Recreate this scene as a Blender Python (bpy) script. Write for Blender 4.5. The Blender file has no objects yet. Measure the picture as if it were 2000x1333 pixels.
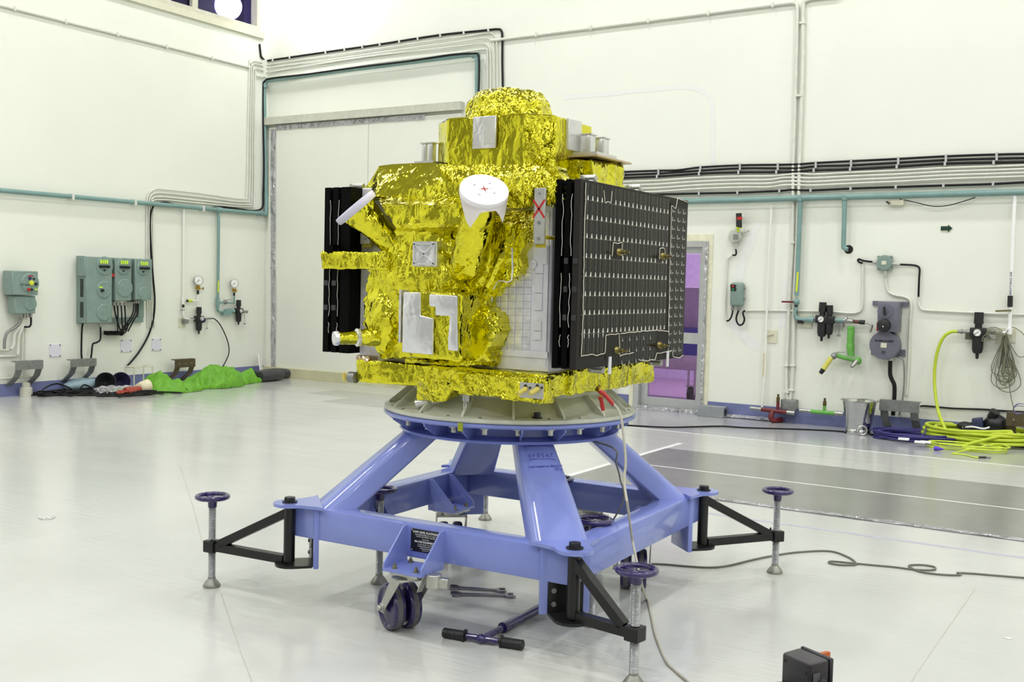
import bpy, bmesh, math, random
from mathutils import Vector as V, Matrix, noise
random.seed(7)
PI = math.pi; Z = V((0, 0, 1))
S = bpy.context.scene
COL = S.collection

# ---------------------------------------------------------------- camera (room axes: X along the door wall, Y along the left wall)
FOC, PITCH, ROLL, YAW, HC = 2077.2, .05339, .02459, -.55338, 1.5
def _rot():
    cp, sp, c, s = math.cos(PITCH), math.sin(PITCH), math.cos(ROLL), math.sin(ROLL)
    M = Matrix(((1, 0, 0), (0, -sp, -cp), (0, cp, -sp)))
    W = Matrix(((math.cos(YAW), -math.sin(YAW), 0), (math.sin(YAW), math.cos(YAW), 0), (0, 0, 1)))
    return Matrix(((c, -s, 0), (s, c, 0), (0, 0, 1))) @ M @ W
RC = _rot()
EYE = V((0, 0, HC))
def ray(x, y): return RC.transposed() @ V(((x - 1000) / FOC, (y - 666.5) / FOC, 1))
def pz(x, y, z=0.0):
    d = ray(x, y); return EYE + d * ((z - HC) / d.z)
def px(x, y, X):
    d = ray(x, y); return EYE + d * (X / d.x)
def py(x, y, Y):
    d = ray(x, y); return EYE + d * (Y / d.y)
cd = bpy.data.cameras.new('camera'); cam = bpy.data.objects.new('camera', cd); COL.objects.link(cam)
cd.sensor_width = 36; cd.lens = 36 * FOC / 2000; cd.clip_end = 200
Rm = Matrix((RC[0], -RC[1], -RC[2])).transposed()
cam.matrix_world = Matrix.Translation(EYE) @ Rm.to_4x4()
S.camera = cam
S.view_settings.view_transform = 'Standard'; S.view_settings.look = 'None'
S.view_settings.gamma = 1; S.view_settings.use_curve_mapping = False
S.view_settings.exposure = -0.60

# ---------------------------------------------------------------- materials
def lin(c):
    return tuple((v / 255 / 12.92 if v <= 10 else ((v / 255 + .055) / 1.055) ** 2.4) for v in c[:3])
def nd(nt, typ, **kw):
    n = nt.nodes.new(typ)
    for k, v in kw.items():
        if k in n.inputs.keys() if isinstance(k, str) else False: n.inputs[k].default_value = v
        else: setattr(n, k, v)
    return n
MATS = {}
def mat(name, c, rough=.5, metal=0.0, var=.06, scale=12.0, bump=0.0, bscale=60.0, spec=.5, coat=0.0, c2=None):
    if name in MATS: return MATS[name]
    m = bpy.data.materials.new(name); m.use_nodes = True; nt = m.node_tree; L = nt.links
    b = nt.nodes['Principled BSDF']
    tc = nd(nt, 'ShaderNodeTexCoord'); nz = nd(nt, 'ShaderNodeTexNoise', Scale=scale, Detail=4.0, Roughness=.6)
    L.new(tc.outputs['Object'], nz.inputs['Vector'])
    mx = nd(nt, 'ShaderNodeMix', data_type='RGBA')
    c1 = lin(c); cc2 = lin(c2) if c2 else tuple(max(0, v * (1 - var * 2)) for v in c1)
    hi = c1 if c2 else tuple(min(1, v * (1 + var)) for v in c1)
    mx.inputs['A'].default_value = (*cc2, 1); mx.inputs['B'].default_value = (*hi, 1)
    rp = nd(nt, 'ShaderNodeValToRGB'); rp.color_ramp.elements[0].position = .3; rp.color_ramp.elements[1].position = .7
    L.new(nz.outputs['Fac'], rp.inputs['Fac']); L.new(rp.outputs['Color'], mx.inputs['Factor'])
    L.new(mx.outputs['Result'], b.inputs['Base Color'])
    b.inputs['Roughness'].default_value = rough; b.inputs['Metallic'].default_value = metal
    b.inputs['Specular IOR Level'].default_value = spec; b.inputs['Coat Weight'].default_value = coat
    if bump:
        n2 = nd(nt, 'ShaderNodeTexNoise', Scale=bscale, Detail=3.0); L.new(tc.outputs['Object'], n2.inputs['Vector'])
        bp = nd(nt, 'ShaderNodeBump', Strength=bump, Distance=.01); L.new(n2.outputs['Fac'], bp.inputs['Height'])
        L.new(bp.outputs['Normal'], b.inputs['Normal'])
    MATS[name] = m
    return m
def emit(name, c, s):
    m = bpy.data.materials.new(name); m.use_nodes = True; b = m.node_tree.nodes['Principled BSDF']
    b.inputs['Base Color'].default_value = (0, 0, 0, 1); b.inputs['Emission Color'].default_value = (*lin(c), 1); b.inputs['Emission Strength'].default_value = s
    return m
def foil_mat(name, c, rough=.10, k1=.16, k2=.10, s1=30., s2=80., bump=1., dull=.0):
    """crumpled metallised film: random facet normals at two sizes, calmer in some areas than in others"""
    m = bpy.data.materials.new(name); m.use_nodes = True; nt = m.node_tree; L = nt.links; b = nt.nodes['Principled BSDF']
    b.inputs['Metallic'].default_value = 1 - dull; b.inputs['Roughness'].default_value = rough
    tc = nd(nt, 'ShaderNodeTexCoord'); geo = nd(nt, 'ShaderNodeNewGeometry')
    dn = nd(nt, 'ShaderNodeTexNoise', Scale=9.0, Detail=2.0)
    L.new(tc.outputs['Object'], dn.inputs['Vector'])
    ds = nd(nt, 'ShaderNodeVectorMath', operation='SCALE'); L.new(dn.outputs['Color'], ds.inputs[0]); ds.inputs['Scale'].default_value = .07
    ad = nd(nt, 'ShaderNodeVectorMath', operation='ADD'); L.new(tc.outputs['Object'], ad.inputs[0]); L.new(ds.outputs[0], ad.inputs[1])
    mk = nd(nt, 'ShaderNodeTexNoise', Scale=5.5, Detail=2.0); L.new(tc.outputs['Object'], mk.inputs['Vector'])
    mr = nd(nt, 'ShaderNodeMapRange'); mr.inputs[1].default_value = .38; mr.inputs[2].default_value = .62; mr.inputs[3].default_value = .45; mr.inputs[4].default_value = 1.15
    L.new(mk.outputs['Fac'], mr.inputs[0])
    prev = geo.outputs['Normal']
    for sc, k in ((s1, k1), (s2, k2)):
        mp = nd(nt, 'ShaderNodeMapping'); mp.inputs['Scale'].default_value = (sc, sc, sc * .6); mp.inputs['Rotation'].default_value = (.5, .3, .8 if sc > 40 else -.5)
        L.new(ad.outputs[0], mp.inputs['Vector'])
        vo = nd(nt, 'ShaderNodeTexVoronoi', Scale=1.0); L.new(mp.outputs[0], vo.inputs['Vector'])
        su = nd(nt, 'ShaderNodeVectorMath', operation='SUBTRACT'); L.new(vo.outputs['Color'], su.inputs[0]); su.inputs[1].default_value = (.5, .5, .5)
        mu = nd(nt, 'ShaderNodeMath', operation='MULTIPLY'); L.new(mr.outputs[0], mu.inputs[0]); mu.inputs[1].default_value = k
        sl = nd(nt, 'ShaderNodeVectorMath', operation='SCALE'); L.new(su.outputs[0], sl.inputs[0]); L.new(mu.outputs[0], sl.inputs['Scale'])
        aa = nd(nt, 'ShaderNodeVectorMath', operation='ADD'); L.new(prev, aa.inputs[0]); L.new(sl.outputs[0], aa.inputs[1])
        nn = nd(nt, 'ShaderNodeVectorMath', operation='NORMALIZE'); L.new(aa.outputs[0], nn.inputs[0]); prev = nn.outputs[0]
    acc = None
    for k, (sc, d, an) in enumerate(((9., .050, .45), (24., .020, .5), (62., .0065, .8))):      # sharp folds: |noise| at three sizes
        st = nd(nt, 'ShaderNodeMapping'); st.inputs['Scale'].default_value = (sc, sc, sc * an); st.inputs['Rotation'].default_value = (.6 - k * .5, -.5 + k * .6, .4 + k)
        L.new(ad.outputs[0], st.inputs['Vector'])
        sn = nd(nt, 'ShaderNodeTexNoise', Scale=1.0, Detail=0.0, Distortion=.4); L.new(st.outputs[0], sn.inputs['Vector'])
        s1_ = nd(nt, 'ShaderNodeMath', operation='SUBTRACT'); L.new(sn.outputs['Fac'], s1_.inputs[0]); s1_.inputs[1].default_value = .5
        s2_ = nd(nt, 'ShaderNodeMath', operation='ABSOLUTE'); L.new(s1_.outputs[0], s2_.inputs[0])
        s3_ = nd(nt, 'ShaderNodeMath', operation='MULTIPLY'); L.new(s2_.outputs[0], s3_.inputs[0]); s3_.inputs[1].default_value = d * bump
        if acc is None: acc = s3_
        else:
            s4_ = nd(nt, 'ShaderNodeMath', operation='ADD'); L.new(acc.outputs[0], s4_.inputs[0]); L.new(s3_.outputs[0], s4_.inputs[1]); acc = s4_
    hm_ = nd(nt, 'ShaderNodeMath', operation='MULTIPLY'); L.new(acc.outputs[0], hm_.inputs[0]); L.new(mr.outputs[0], hm_.inputs[1])
    bp = nd(nt, 'ShaderNodeBump', Strength=1.0, Distance=1.0); L.new(hm_.outputs[0], bp.inputs['Height']); L.new(prev, bp.inputs['Normal'])
    L.new(bp.outputs['Normal'], b.inputs['Normal'])
    mx = nd(nt, 'ShaderNodeMix', data_type='RGBA'); c1 = lin(c)
    mx.inputs['A'].default_value = (*[v * .92 for v in c1], 1); mx.inputs['B'].default_value = (*c1, 1)
    L.new(mk.outputs['Fac'], mx.inputs['Factor']); L.new(mx.outputs['Result'], b.inputs['Base Color'])
    return m
def glass_mat(name, c, refl=1.0, rough=.02):
    m = bpy.data.materials.new(name); m.use_nodes = True; nt = m.node_tree; L = nt.links
    nt.nodes.remove(nt.nodes['Principled BSDF']); out = nt.nodes['Material Output']
    t = nd(nt, 'ShaderNodeBsdfTransparent'); t.inputs['Color'].default_value = (*lin(c), 1)
    g = nd(nt, 'ShaderNodeBsdfGlossy', Roughness=rough); fr = nd(nt, 'ShaderNodeFresnel', IOR=1.5)
    mu = nd(nt, 'ShaderNodeMath', operation='MULTIPLY'); L.new(fr.outputs[0], mu.inputs[0]); mu.inputs[1].default_value = refl
    mx = nd(nt, 'ShaderNodeMixShader'); L.new(mu.outputs[0], mx.inputs[0]); L.new(t.outputs[0], mx.inputs[1]); L.new(g.outputs[0], mx.inputs[2])
    L.new(mx.outputs[0], out.inputs['Surface'])
    return m

# ---------------------------------------------------------------- mesh builder
def frame_of(n):
    n = V(n).normalized(); u = n.cross(V((0, 0, 1)))
    if u.length < 1e-4: u = n.cross(V((0, 1, 0)))
    u.normalize(); return u, n.cross(u).normalized(), n
def smooth_path(pts, k=6, closed=False):
    pts = [V(p) for p in pts]
    if len(pts) < 3 or k < 2: return pts
    n = len(pts); out = []
    for i in range(n if closed else n - 1):
        if closed: a, b, c, d = pts[i - 1], pts[i], pts[(i + 1) % n], pts[(i + 2) % n]
        else: a, b, c, d = pts[max(i - 1, 0)], pts[i], pts[i + 1], pts[min(i + 2, n - 1)]
        for j in range(k):
            t = j / k
            out.append(.5 * ((2 * b) + (c - a) * t + (2 * a - 5 * b + 4 * c - d) * t * t + (3 * b - a - 3 * c + d) * t ** 3))
    if not closed: out.append(pts[-1])
    return out
class MB:
    def __init__(s): s.bm = bmesh.new(); s.mi = 0
    def _f(s, vs):
        try:
            f = s.bm.faces.new(vs); f.material_index = s.mi; return f
        except ValueError: return None
    def box(s, lo, hi):
        lo, hi = V(lo), V(hi); lo, hi = V(map(min, lo, hi)), V(map(max, lo, hi))
        c = (lo + hi) / 2; h = (hi - lo) / 2
        return s.obox(c, (h.x, 0, 0), (0, h.y, 0), (0, 0, h.z))
    def obox(s, c, a, b, d):
        c, a, b, d = V(c), V(a), V(b), V(d)
        if a.cross(b).dot(d) < 0: d = -d
        v = [s.bm.verts.new(c + a * i + b * j + d * k) for k in (-1, 1) for j in (-1, 1) for i in (-1, 1)]
        for q in ((0, 2, 3, 1), (4, 5, 7, 6), (0, 1, 5, 4), (2, 6, 7, 3), (0, 4, 6, 2), (1, 3, 7, 5)): s._f([v[i] for i in q])
        return s
    def loft(s, rings, caps=True, close=True):
        rs = [[s.bm.verts.new(V(p)) for p in r] for r in rings]; n = len(rs[0])
        for a, b in zip(rs, rs[1:]):
            for i in range(n if close else n - 1):
                j = (i + 1) % n; s._f([a[i], a[j], b[j], b[i]])
        if caps and close: s._f(rs[0][::-1]); s._f(rs[-1])
        return s
    def cyl(s, p0, p1, r0, r1=None, n=16, caps=True):
        p0, p1 = V(p0), V(p1); r1 = r0 if r1 is None else r1
        u, w, _ = frame_of(p1 - p0)
        return s.loft([[p + (u * math.cos(2 * PI * i / n) + w * math.sin(2 * PI * i / n)) * r for i in range(n)] for p, r in ((p0, r0), (p1, r1))], caps)
    def lathe(s, o, ax, prof, n=24, caps=True, ang=None):
        o = V(o); u, w, ax = frame_of(ax)
        rg = [[o + ax * h + (u * math.cos(2 * PI * i / n) + w * math.sin(2 * PI * i / n)) * max(r, 1e-4) for i in range(n)] for r, h in prof]
        return s.loft(rg, caps)
    def tube(s, pts, r, n=8, k=6, closed=False):
        P = smooth_path(pts, k, closed); r0_ = r[0] if isinstance(r, (list, tuple)) else r
        P = [V((p.x, p.y, max(p.z, r0_))) if -.1 < p.z < r0_ else p for p in P]; P = [p for i, p in enumerate(P) if i == 0 or (p - P[i - 1]).length > 1e-5]
        rg = []; m = len(P); up = None
        for i, p in enumerate(P):
            if closed: t = (P[(i + 1) % m] - P[i - 1])
            else: t = P[min(i + 1, m - 1)] - P[max(i - 1, 0)]
            t.normalize()
            if up is None: up, _, _ = frame_of(t)
            up = (up - t * up.dot(t))
            if up.length < 1e-6: up, _, _ = frame_of(t)
            up.normalize(); w = t.cross(up)
            rr = r[min(i, len(r) - 1)] if isinstance(r, (list, tuple)) else r
            rg.append([p + (up * math.cos(2 * PI * j / n) + w * math.sin(2 * PI * j / n)) * rr for j in range(n)])
        if closed:
            rg.append(rg[0]); s.loft(rg, False); bmesh.ops.remove_doubles(s.bm, verts=s.bm.verts, dist=1e-6)
        else: s.loft(rg)
        return s
    def torus(s, c, ax, R, r, n=32, m=10):
        u, w, a = frame_of(ax); c = V(c)
        return s.tube([c + (u * math.cos(2 * PI * i / n) + w * math.sin(2 * PI * i / n)) * R for i in range(n)], r, m, 1, True)
    def ball(s, c, r, n=12):
        rx = r if isinstance(r, (tuple, list)) else (r, r, r)
        ret = bmesh.ops.create_uvsphere(s.bm, u_segments=n, v_segments=max(6, n // 2), radius=1)
        for v in ret['verts']: v.co = V(c) + V((v.co.x * rx[0], v.co.y * rx[1], v.co.z * rx[2]))
        for v in ret['verts']:
            for f in v.link_faces: f.material_index = s.mi
        return s
    def prism(s, poly, ext):
        ext = V(ext); A = [V(p) for p in poly]
        nrm = V((0, 0, 0))
        for i in range(len(A)): nrm += A[i].cross(A[(i + 1) % len(A)])
        if nrm.dot(ext) < 0: A = A[::-1]
        return s.loft([A, [p + ext for p in A]])
    def bolt(s, p, ax, r=.012, h=.012, washer=True):
        ax = V(ax).normalized(); p = V(p)
        if washer: s.cyl(p, p + ax * h * .25, r * 1.35, n=14)
        s.cyl(p + ax * h * .2, p + ax * h * 1.1, r, n=6); return s
    def sub(s, L):
        for _ in range(9):
            e = [e for e in s.bm.edges if e.calc_length() > L]
            if not e: break
            bmesh.ops.subdivide_edges(s.bm, edges=e, cuts=1, use_grid_fill=True)
        bmesh.ops.triangulate(s.bm, faces=s.bm.faces[:]); return s
    def bev(s, w, seg=2, ang=.5):
        bmesh.ops.remove_doubles(s.bm, verts=s.bm.verts, dist=1e-6)
        e = [e for e in s.bm.edges if len(e.link_faces) == 2 and e.calc_face_angle(0) > ang]
        bmesh.ops.bevel(s.bm, geom=e, offset=w, segments=seg, affect='EDGES', clamp_overlap=True, profile=.5); return s
    def crinkle(s, amp, L, f=11., seed=0.):
        s.sub(L); s.bm.normal_update(); o = V((seed * 3.1, seed * 1.7, seed * 2.3)); rn = random.Random(int(seed * 10) + 5)
        nv = {v: v.normal.copy() for v in s.bm.verts}
        for v in s.bm.verts:
            if len({tuple(round(c, 2) for c in f_.normal) for f_ in v.link_faces}) > 1: continue
            j = V((rn.uniform(-1, 1), rn.uniform(-1, 1), rn.uniform(-1, 1))) * L * .3; v.co += j - nv[v] * j.dot(nv[v])
        for v in s.bm.verts:
            v.co += nv[v] * amp * crumple(v.co + o, f)
        return s
    def build(s, name, m, parent=None, sm=40, origin=None):
        bm = s.bm; bmesh.ops.recalc_face_normals(bm, faces=bm.faces[:]) if len(bm.faces) < 60000 else None
        me = bpy.data.meshes.new(name)
        if parent is not None: o0 = ROOT[parent.name]
        elif origin is not None: o0 = V(origin)
        else:
            xs = [v.co for v in bm.verts]
            o0 = V(((min(v.x for v in xs) + max(v.x for v in xs)) / 2, (min(v.y for v in xs) + max(v.y for v in xs)) / 2, min(v.z for v in xs)))
        bm.transform(Matrix.Translation(-o0)); bm.to_mesh(me); bm.free()
        for x in (m if isinstance(m, (list, tuple)) else [m]): me.materials.append(x)
        if sm is not None:
            for p in me.polygons: p.use_smooth = True
            me.set_sharp_from_angle(angle=math.radians(sm))
        ob = bpy.data.objects.new(name, me); COL.objects.link(ob)
        if parent is not None: ob.parent = parent
        else: ob.location = o0
        ROOT[ob.name] = o0
        return ob
ROOT = {}
def crumple(p, f):
    q = p + noise.noise_vector(p * 5.) * .035
    a = noise.voronoi(q * f)[0]; b = noise.voronoi(q * f * 2.6 + V((5, 3, 1)))[0]
    return (a[1] - a[0]) - .3 + .4 * (b[1] - b[0]) + .8 * noise.noise(p * 4.)
def tag(o, label=None, cat=None, group=None, kind=None):
    for k, v in (('label', label), ('category', cat), ('group', group), ('kind', kind)):
        if v: o[k] = v
    return o
def thing(name, label, cat, loc, group=None):
    o = bpy.data.objects.new(name, None); COL.objects.link(o); o.location = V(loc); o.empty_display_size = .1
    ROOT[o.name] = V(loc); return tag(o, label, cat, group)
def struct(mb, name, m, sm=None): return tag(mb.build(name, m, None, sm), kind='structure')
def text(s, size, org, xa, ya, m, name, parent, align='CENTER', shear=0, off=0.0, ext=.0004):
    cu = bpy.data.curves.new(name, 'FONT'); cu.body = s; cu.size = size; cu.align_x = align; cu.align_y = 'CENTER'; cu.shear = shear; cu.extrude = ext; cu.offset = off
    to = bpy.data.objects.new(name, cu); COL.objects.link(to)
    bpy.context.view_layer.update()
    me = bpy.data.meshes.new_from_object(to.evaluated_get(bpy.context.evaluated_depsgraph_get()))
    bpy.data.objects.remove(to); xa, ya = V(xa).normalized(), V(ya).normalized(); za = xa.cross(ya)
    M = Matrix((xa, ya, za)).transposed().to_4x4(); M.translation = V(org) - ROOT[parent.name]
    me.transform(M); me.materials.clear(); me.materials.append(m); me.name = name
    ob = bpy.data.objects.new(name, me); COL.objects.link(ob); ob.parent = parent; ROOT[ob.name] = ROOT[parent.name]
    return ob

# palette
WALL = mat('wall_paint', (230, 232, 221), .45, var=.015, scale=.7, bump=.05, bscale=3)
CREAM = mat('cream_paint', (214, 212, 190), .45, var=.03)
BLUEP = mat('skirting_blue', (112, 118, 162), .35, var=.08, scale=6)
CONDUIT = mat('painted_conduit', (218, 219, 208), .35, var=.04)
WHITE = mat('white_plastic', (240, 240, 240), .4, var=.01)
BLACK = mat('black_rubber', (24, 24, 27), .45, var=.1)
BLKP = mat('black_paint', (22, 22, 23), .32, var=.15, spec=.4)
LILAC = mat('lilac_enamel', (122, 135, 203), .22, var=.03, scale=5, coat=.3, bump=.04, bscale=18)
PURPLE = mat('purple_enamel', (42, 30, 88), .2, var=.1, coat=.4)
STEEL = mat('steel', (168, 168, 165), .3, 1., var=.08, scale=30)
ZINC = mat('zinc_plate', (190, 190, 184), .38, .85, var=.08, scale=18)
CAST = mat('cast_iron', (150, 150, 142), .45, .7, var=.12, scale=30)
SCREW = mat('threaded_steel', (178, 180, 182), .34, .6, var=.1, scale=60)
ADAPT = mat('grey_green_casting', (192, 194, 182), .38, .0, var=.06, scale=8)
GREENP = mat('green_pipe', (122, 154, 150), .35, var=.06, scale=8)
TEALBOX = mat('grey_green_enamel', (126, 146, 139), .4, var=.05, scale=9)
BRASS = mat('brass', (170, 140, 60), .3, 1., var=.1)
RED = mat('red_plastic', (176, 34, 32), .4)
MAROON = mat('maroon_pipe', (104, 26, 34), .35)
LIME = mat('lime_green', (104, 172, 76), .4, var=.05)
YELL = mat('yellow_hose', (188, 204, 52), .4, var=.04)
TAPE = foil_mat('silver_tape', (236, 236, 240), .16, .4, .25, 24, 60, 1.6, .5)
GALV = mat('galvanised', (140, 142, 140), .4, .6, var=.1, scale=20)
# ---------------------------------------------------------------- room shell
XW, YW, ZC = -11.85, 11.93, 9.0
X1, Y0 = 9.0, -9.0
def RW(x, y, off=0.0): return py(x, y, YW - off)
def LW(x, y, off=0.0): return px(x, y, XW + off)
def rw(pts, off): return [RW(x, y, off) for x, y in pts]
def lw(pts, off): return [LW(x, y, off) for x, y in pts]
fm = bpy.data.materials.new('epoxy_floor'); fm.use_nodes = True
def _floor(nt):
    L = nt.links; b = nt.nodes['Principled BSDF']; tc = nd(nt, 'ShaderNodeTexCoord')
    n1 = nd(nt, 'ShaderNodeTexNoise', Scale=.55, Detail=5.0, Roughness=.6); L.new(tc.outputs['Object'], n1.inputs['Vector'])
    mp = nd(nt, 'ShaderNodeMapping'); mp.inputs['Scale'].default_value = (.5, 6, 1); mp.inputs['Rotation'].default_value = (0, 0, .15); L.new(tc.outputs['Object'], mp.inputs['Vector'])
    n2 = nd(nt, 'ShaderNodeTexNoise', Scale=1.2, Detail=4.0); L.new(mp.outputs[0], n2.inputs['Vector'])
    r = nd(nt, 'ShaderNodeValToRGB'); r.color_ramp.elements[0].color = (*lin((184, 185, 180)), 1); r.color_ramp.elements[1].color = (*lin((196, 197, 193)), 1)
    r.color_ramp.elements[0].position = .35; r.color_ramp.elements[1].position = .65
    L.new(n1.outputs['Fac'], r.inputs['Fac']); L.new(r.outputs['Color'], b.inputs['Base Color'])
    mr = nd(nt, 'ShaderNodeMapRange'); mr.inputs[3].default_value = .10; mr.inputs[4].default_value = .24; L.new(n2.outputs['Fac'], mr.inputs[0]); L.new(mr.outputs[0], b.inputs['Roughness'])
    n3 = nd(nt, 'ShaderNodeTexNoise', Scale=5.0, Detail=2.0); L.new(mp.outputs[0], n3.inputs['Vector'])
    bp = nd(nt, 'ShaderNodeBump', Strength=.12, Distance=.01); L.new(n3.outputs['Fac'], bp.inputs['Height']); L.new(bp.outputs['Normal'], b.inputs['Normal'])
    b.inputs['Specular IOR Level'].default_value = .6
_floor(fm.node_tree)
struct(MB().box((XW - .3, Y0 - .3, -.2), (X1 + .3, YW + .3, 0)), 'floor', fm)
# left wall with the window opening (sill z 5.18)
WZ, WY0, WY1 = 5.19, 5.2, 11.72
m = MB(); m.box((XW - .3, Y0 - .3, 0), (XW, YW, WZ)); m.box((XW - .3, Y0 - .3, WZ), (XW, WY0, ZC)); m.box((XW - .3, WY1, WZ), (XW, YW, ZC)); m.box((XW - .3, WY0, 7.2), (XW, WY1, ZC))
struct(m, 'wall_left', WALL)
# door wall: opening for the glazed door, the wide sliding door stands in front of it
DL, DR = RW(1243, 800).x, RW(1367, 806).x
DH = RW(1370, 478).z
m = MB(); m.box((XW - .3, YW, 0), (DL, YW + .3, ZC)); m.box((DR, YW, 0), (X1 + .3, YW + .3, ZC)); m.box((DL, YW, DH), (DR, YW + .3, ZC))
struct(m, 'wall_right', WALL)
struct(MB().box((X1, Y0 - .3, 0), (X1 + .3, YW, ZC)), 'wall_near_right', WALL)
struct(MB().box((XW, Y0 - .3, 0), (X1, Y0, ZC)), 'wall_near', mat('wall_rear', (138, 138, 134), .5))
struct(MB().box((XW - .3, Y0 - .3, ZC), (X1 + .3, YW + .3, ZC + .2)), 'ceiling', mat('ceiling_panel', (172, 172, 170), .6))
# window: frame, mullions, glass, dark control room behind
m = MB()
FR = mat('window_frame', (206, 204, 186), .4)
m.box((XW - .2, WY0, WZ), (XW + .03, WY1, WZ + .07)); m.box((XW - .199, WY1 - .06, WZ + .0705), (XW + .029, WY1 - .001, 7.129)); m.box((XW - .199, WY0 + .001, WZ + .0705), (XW + .029, WY0 + .06, 7.129)); m.box((XW - .2, WY0, 7.13), (XW + .03, WY1, 7.2))
for k in (LW(385, 20).y, LW(385, 20).y - 1.6, LW(385, 20).y - 3.2): m.box((XW - .16, k - .05, WZ + .0705), (XW - .04, k + .05, 7.129))
wf = struct(m, 'window_1', FR)
g = MB().box((XW - .105, WY0 + .05, WZ + .05), (XW - .095, WY1 - .05, 7.15)).build('window_pane', glass_mat('window_glass', (132, 126, 170), .3), wf, None)
WY2 = WY1 + 2.2
m = MB(); m.box((XW - 3.2, WY0 - 1, WZ - .2), (XW - 3, WY2, 7.6)); m.box((XW - 3, WY0 - 1, WZ - .2), (XW - .31, WY2, WZ - .05)); m.box((XW - 3, WY2 - .1, WZ - .05), (XW - .31, WY2, 7.5)); m.box((XW - 3, WY0 - 1, 7.5), (XW - .31, WY2, 7.6)); m.box((XW - 3, WY0 - 1, WZ - .05), (XW - .31, WY0 - .9, 7.5))
m.box((XW - .42, WY1 + .45, WZ - .05), (XW - .31, WY2 - .1, 7.5))
struct(m, 'wall_gallery', mat('gallery_dark', (40, 36, 66), .6))
for k, (x, y, sc) in enumerate(((446, 12, 1.10), (312, -22, 1.10))):
    d = ray(x, y); p = EYE + d * (XW / d.x * sc); t = thing('globe_lamp', ('round white globe lamp glowing behind the high window nearest the corner', 'second globe lamp behind the high window, cut by the top of the picture')[k], 'lamp', p)
    MB().ball(p, .215, 24).build('globe', emit('globe_glow', (250, 250, 255), 60.), t); MB().cyl(p + Z * .2, V((p.x, p.y, 7.5)), .015, n=8).build('hanger_rod', FR, t)
m = MB(); m.box((XW, WY0 - .1, WZ - .09), (XW + .05, WY1 + .08, WZ)); struct(m, 'trim_1', CREAM)
# skirting paint
def skirt(name, a, b, axis):
    m = MB()
    if axis == 'x': m.box((a, YW - .006, 0), (b, YW, .17))
    else: m.box((XW, a, 0), (XW + .006, b, .155))
    struct(m, name, BLUEP)
skirt('baseboard_left', Y0, YW - .02, 'y')
SDX0, SDX1 = RW(522, 500).x, RW(900, 400).x
skirt('baseboard_right', DR + .06, X1, 'x'); skirt('baseboard_middle', SDX1 + .12, DL - .11, 'x')
# wide sliding door: two leaves, beam above, threshold
DZ = RW(700, 238).z
sd = MB(); mid = RW(720, 500).x
sd.box((SDX0 + .06, YW - .05, .14), (mid - .004, YW - .005, DZ)); sd.box((mid + .004, YW - .05, .14), (SDX1, YW - .005, DZ))
struct(sd, 'door_1', mat('door_leaf', (226, 227, 216), .4, var=.015, scale=.8))
bz0, bz1 = RW(525, 246).z, RW(525, 225).z
struct(MB().box((SDX0 - .03, YW - .1, bz0), (RW(907, 215).x, YW, bz0 + .11)), 'trim_2', mat('beam_paint', (196, 196, 182), .5))
struct(MB().box((SDX0 + .04, YW - .12, 0), (SDX1, YW, .15)), 'trim_3', mat('threshold_paint', (196, 194, 160), .5, var=.08, scale=3))
jx = RW(1194, 700).x; struct(MB().box((jx - .10, YW - .10, 0), (jx + .10, YW, 2.1)), 'trim_4', mat('door_jamb', (206, 206, 200), .4))
def strip_tape(name, path, w, nrm, seed):
    m = MB(); P = smooth_path(path, 10); nrm = V(nrm); rows = []
    for i, p in enumerate(P):
        t = (P[min(i + 1, len(P) - 1)] - P[max(i - 1, 0)]).normalized(); s_ = t.cross(nrm)
        rows.append([p + s_ * w * (j / 6 - .5) * (1 + .25 * noise.noise(p * 3 + V((seed, j, 0)))) + nrm * (.004 + .012 * abs(noise.noise(p * 9 + V((j * 2.1, seed, 0))))) for j in range(7)])
    m.loft(rows, False, False)
    ret = bmesh.ops.solidify(m.bm, geom=m.bm.faces[:], thickness=.002)
    return struct(m, name, TAPE, 25)
strip_tape('trim_5', [RW(534, y, .055) for y in (252, 330, 420, 510, 600, 690, 735)], .10, (0, -1, 0), 1)
strip_tape('trim_6', [RW(x, 250 - (x - 540) * .075, .055) for x in (540, 580, 640, 700, 760, 830)], .07, (0, -1, 0), 2)
# glazed door
dj = mat('aluminium_profile', (190, 192, 192), .35, .6, var=.04)
YD = YW + .04
m = MB()
m.box((DL - .04, YW - .03, 0), (DL + .03, YW + .12, DH + .04)); m.box((DR - .025, YW - .03, 0), (DR + .04, YW + .12, DH + .04)); m.box((DL + .031, YW - .029, DH - .03), (DR - .026, YW + .119, DH + .039))
dr = struct(m, 'door_2', dj)
dz = [py(1350, y, YD).z for y in (806, 782, 672, 651)]
m = MB(); a, b = DL + .032, DR - .027
m.box((a + .0905, YD + .001, .021), (b - .0505, YD + .044, dz[1])); m.box((a + .0905, YD + .001, dz[2]), (b - .0505, YD + .044, dz[3])); m.box((a + .0905, YD + .001, DH - .10), (b - .0505, YD + .044, DH - .032))
m.box((a, YD, .02), (a + .09, YD + .045, DH - .031)); m.box((b - .05, YD, .02), (b, YD + .045, DH - .031))
m.build('door_leaf', dj, dr, None)
PVC = glass_mat('violet_pane', (246, 236, 252), .5)
MB().box((a + .08, YD + .02, dz[1] - .01), (b - .05, YD + .026, dz[2] + .01)).build('lower_pane', PVC, dr, None)
MB().box((a + .08, YD + .02, dz[3] - .01), (b - .05, YD + .026, DH - .12)).build('upper_pane', PVC, dr, None)
struct(MB().box((DL - .10, YW - .012, 0), (DL - .041, YW, DH + .12)).box((DR + .041, YW - .012, 0), (DR + .095, YW, DH + .12)).box((DL - .0405, YW - .0118, DH + .041), (DR + .0405, YW, DH + .119)), 'trim_7', mat('door_surround', (224, 222, 196), .5))
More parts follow.
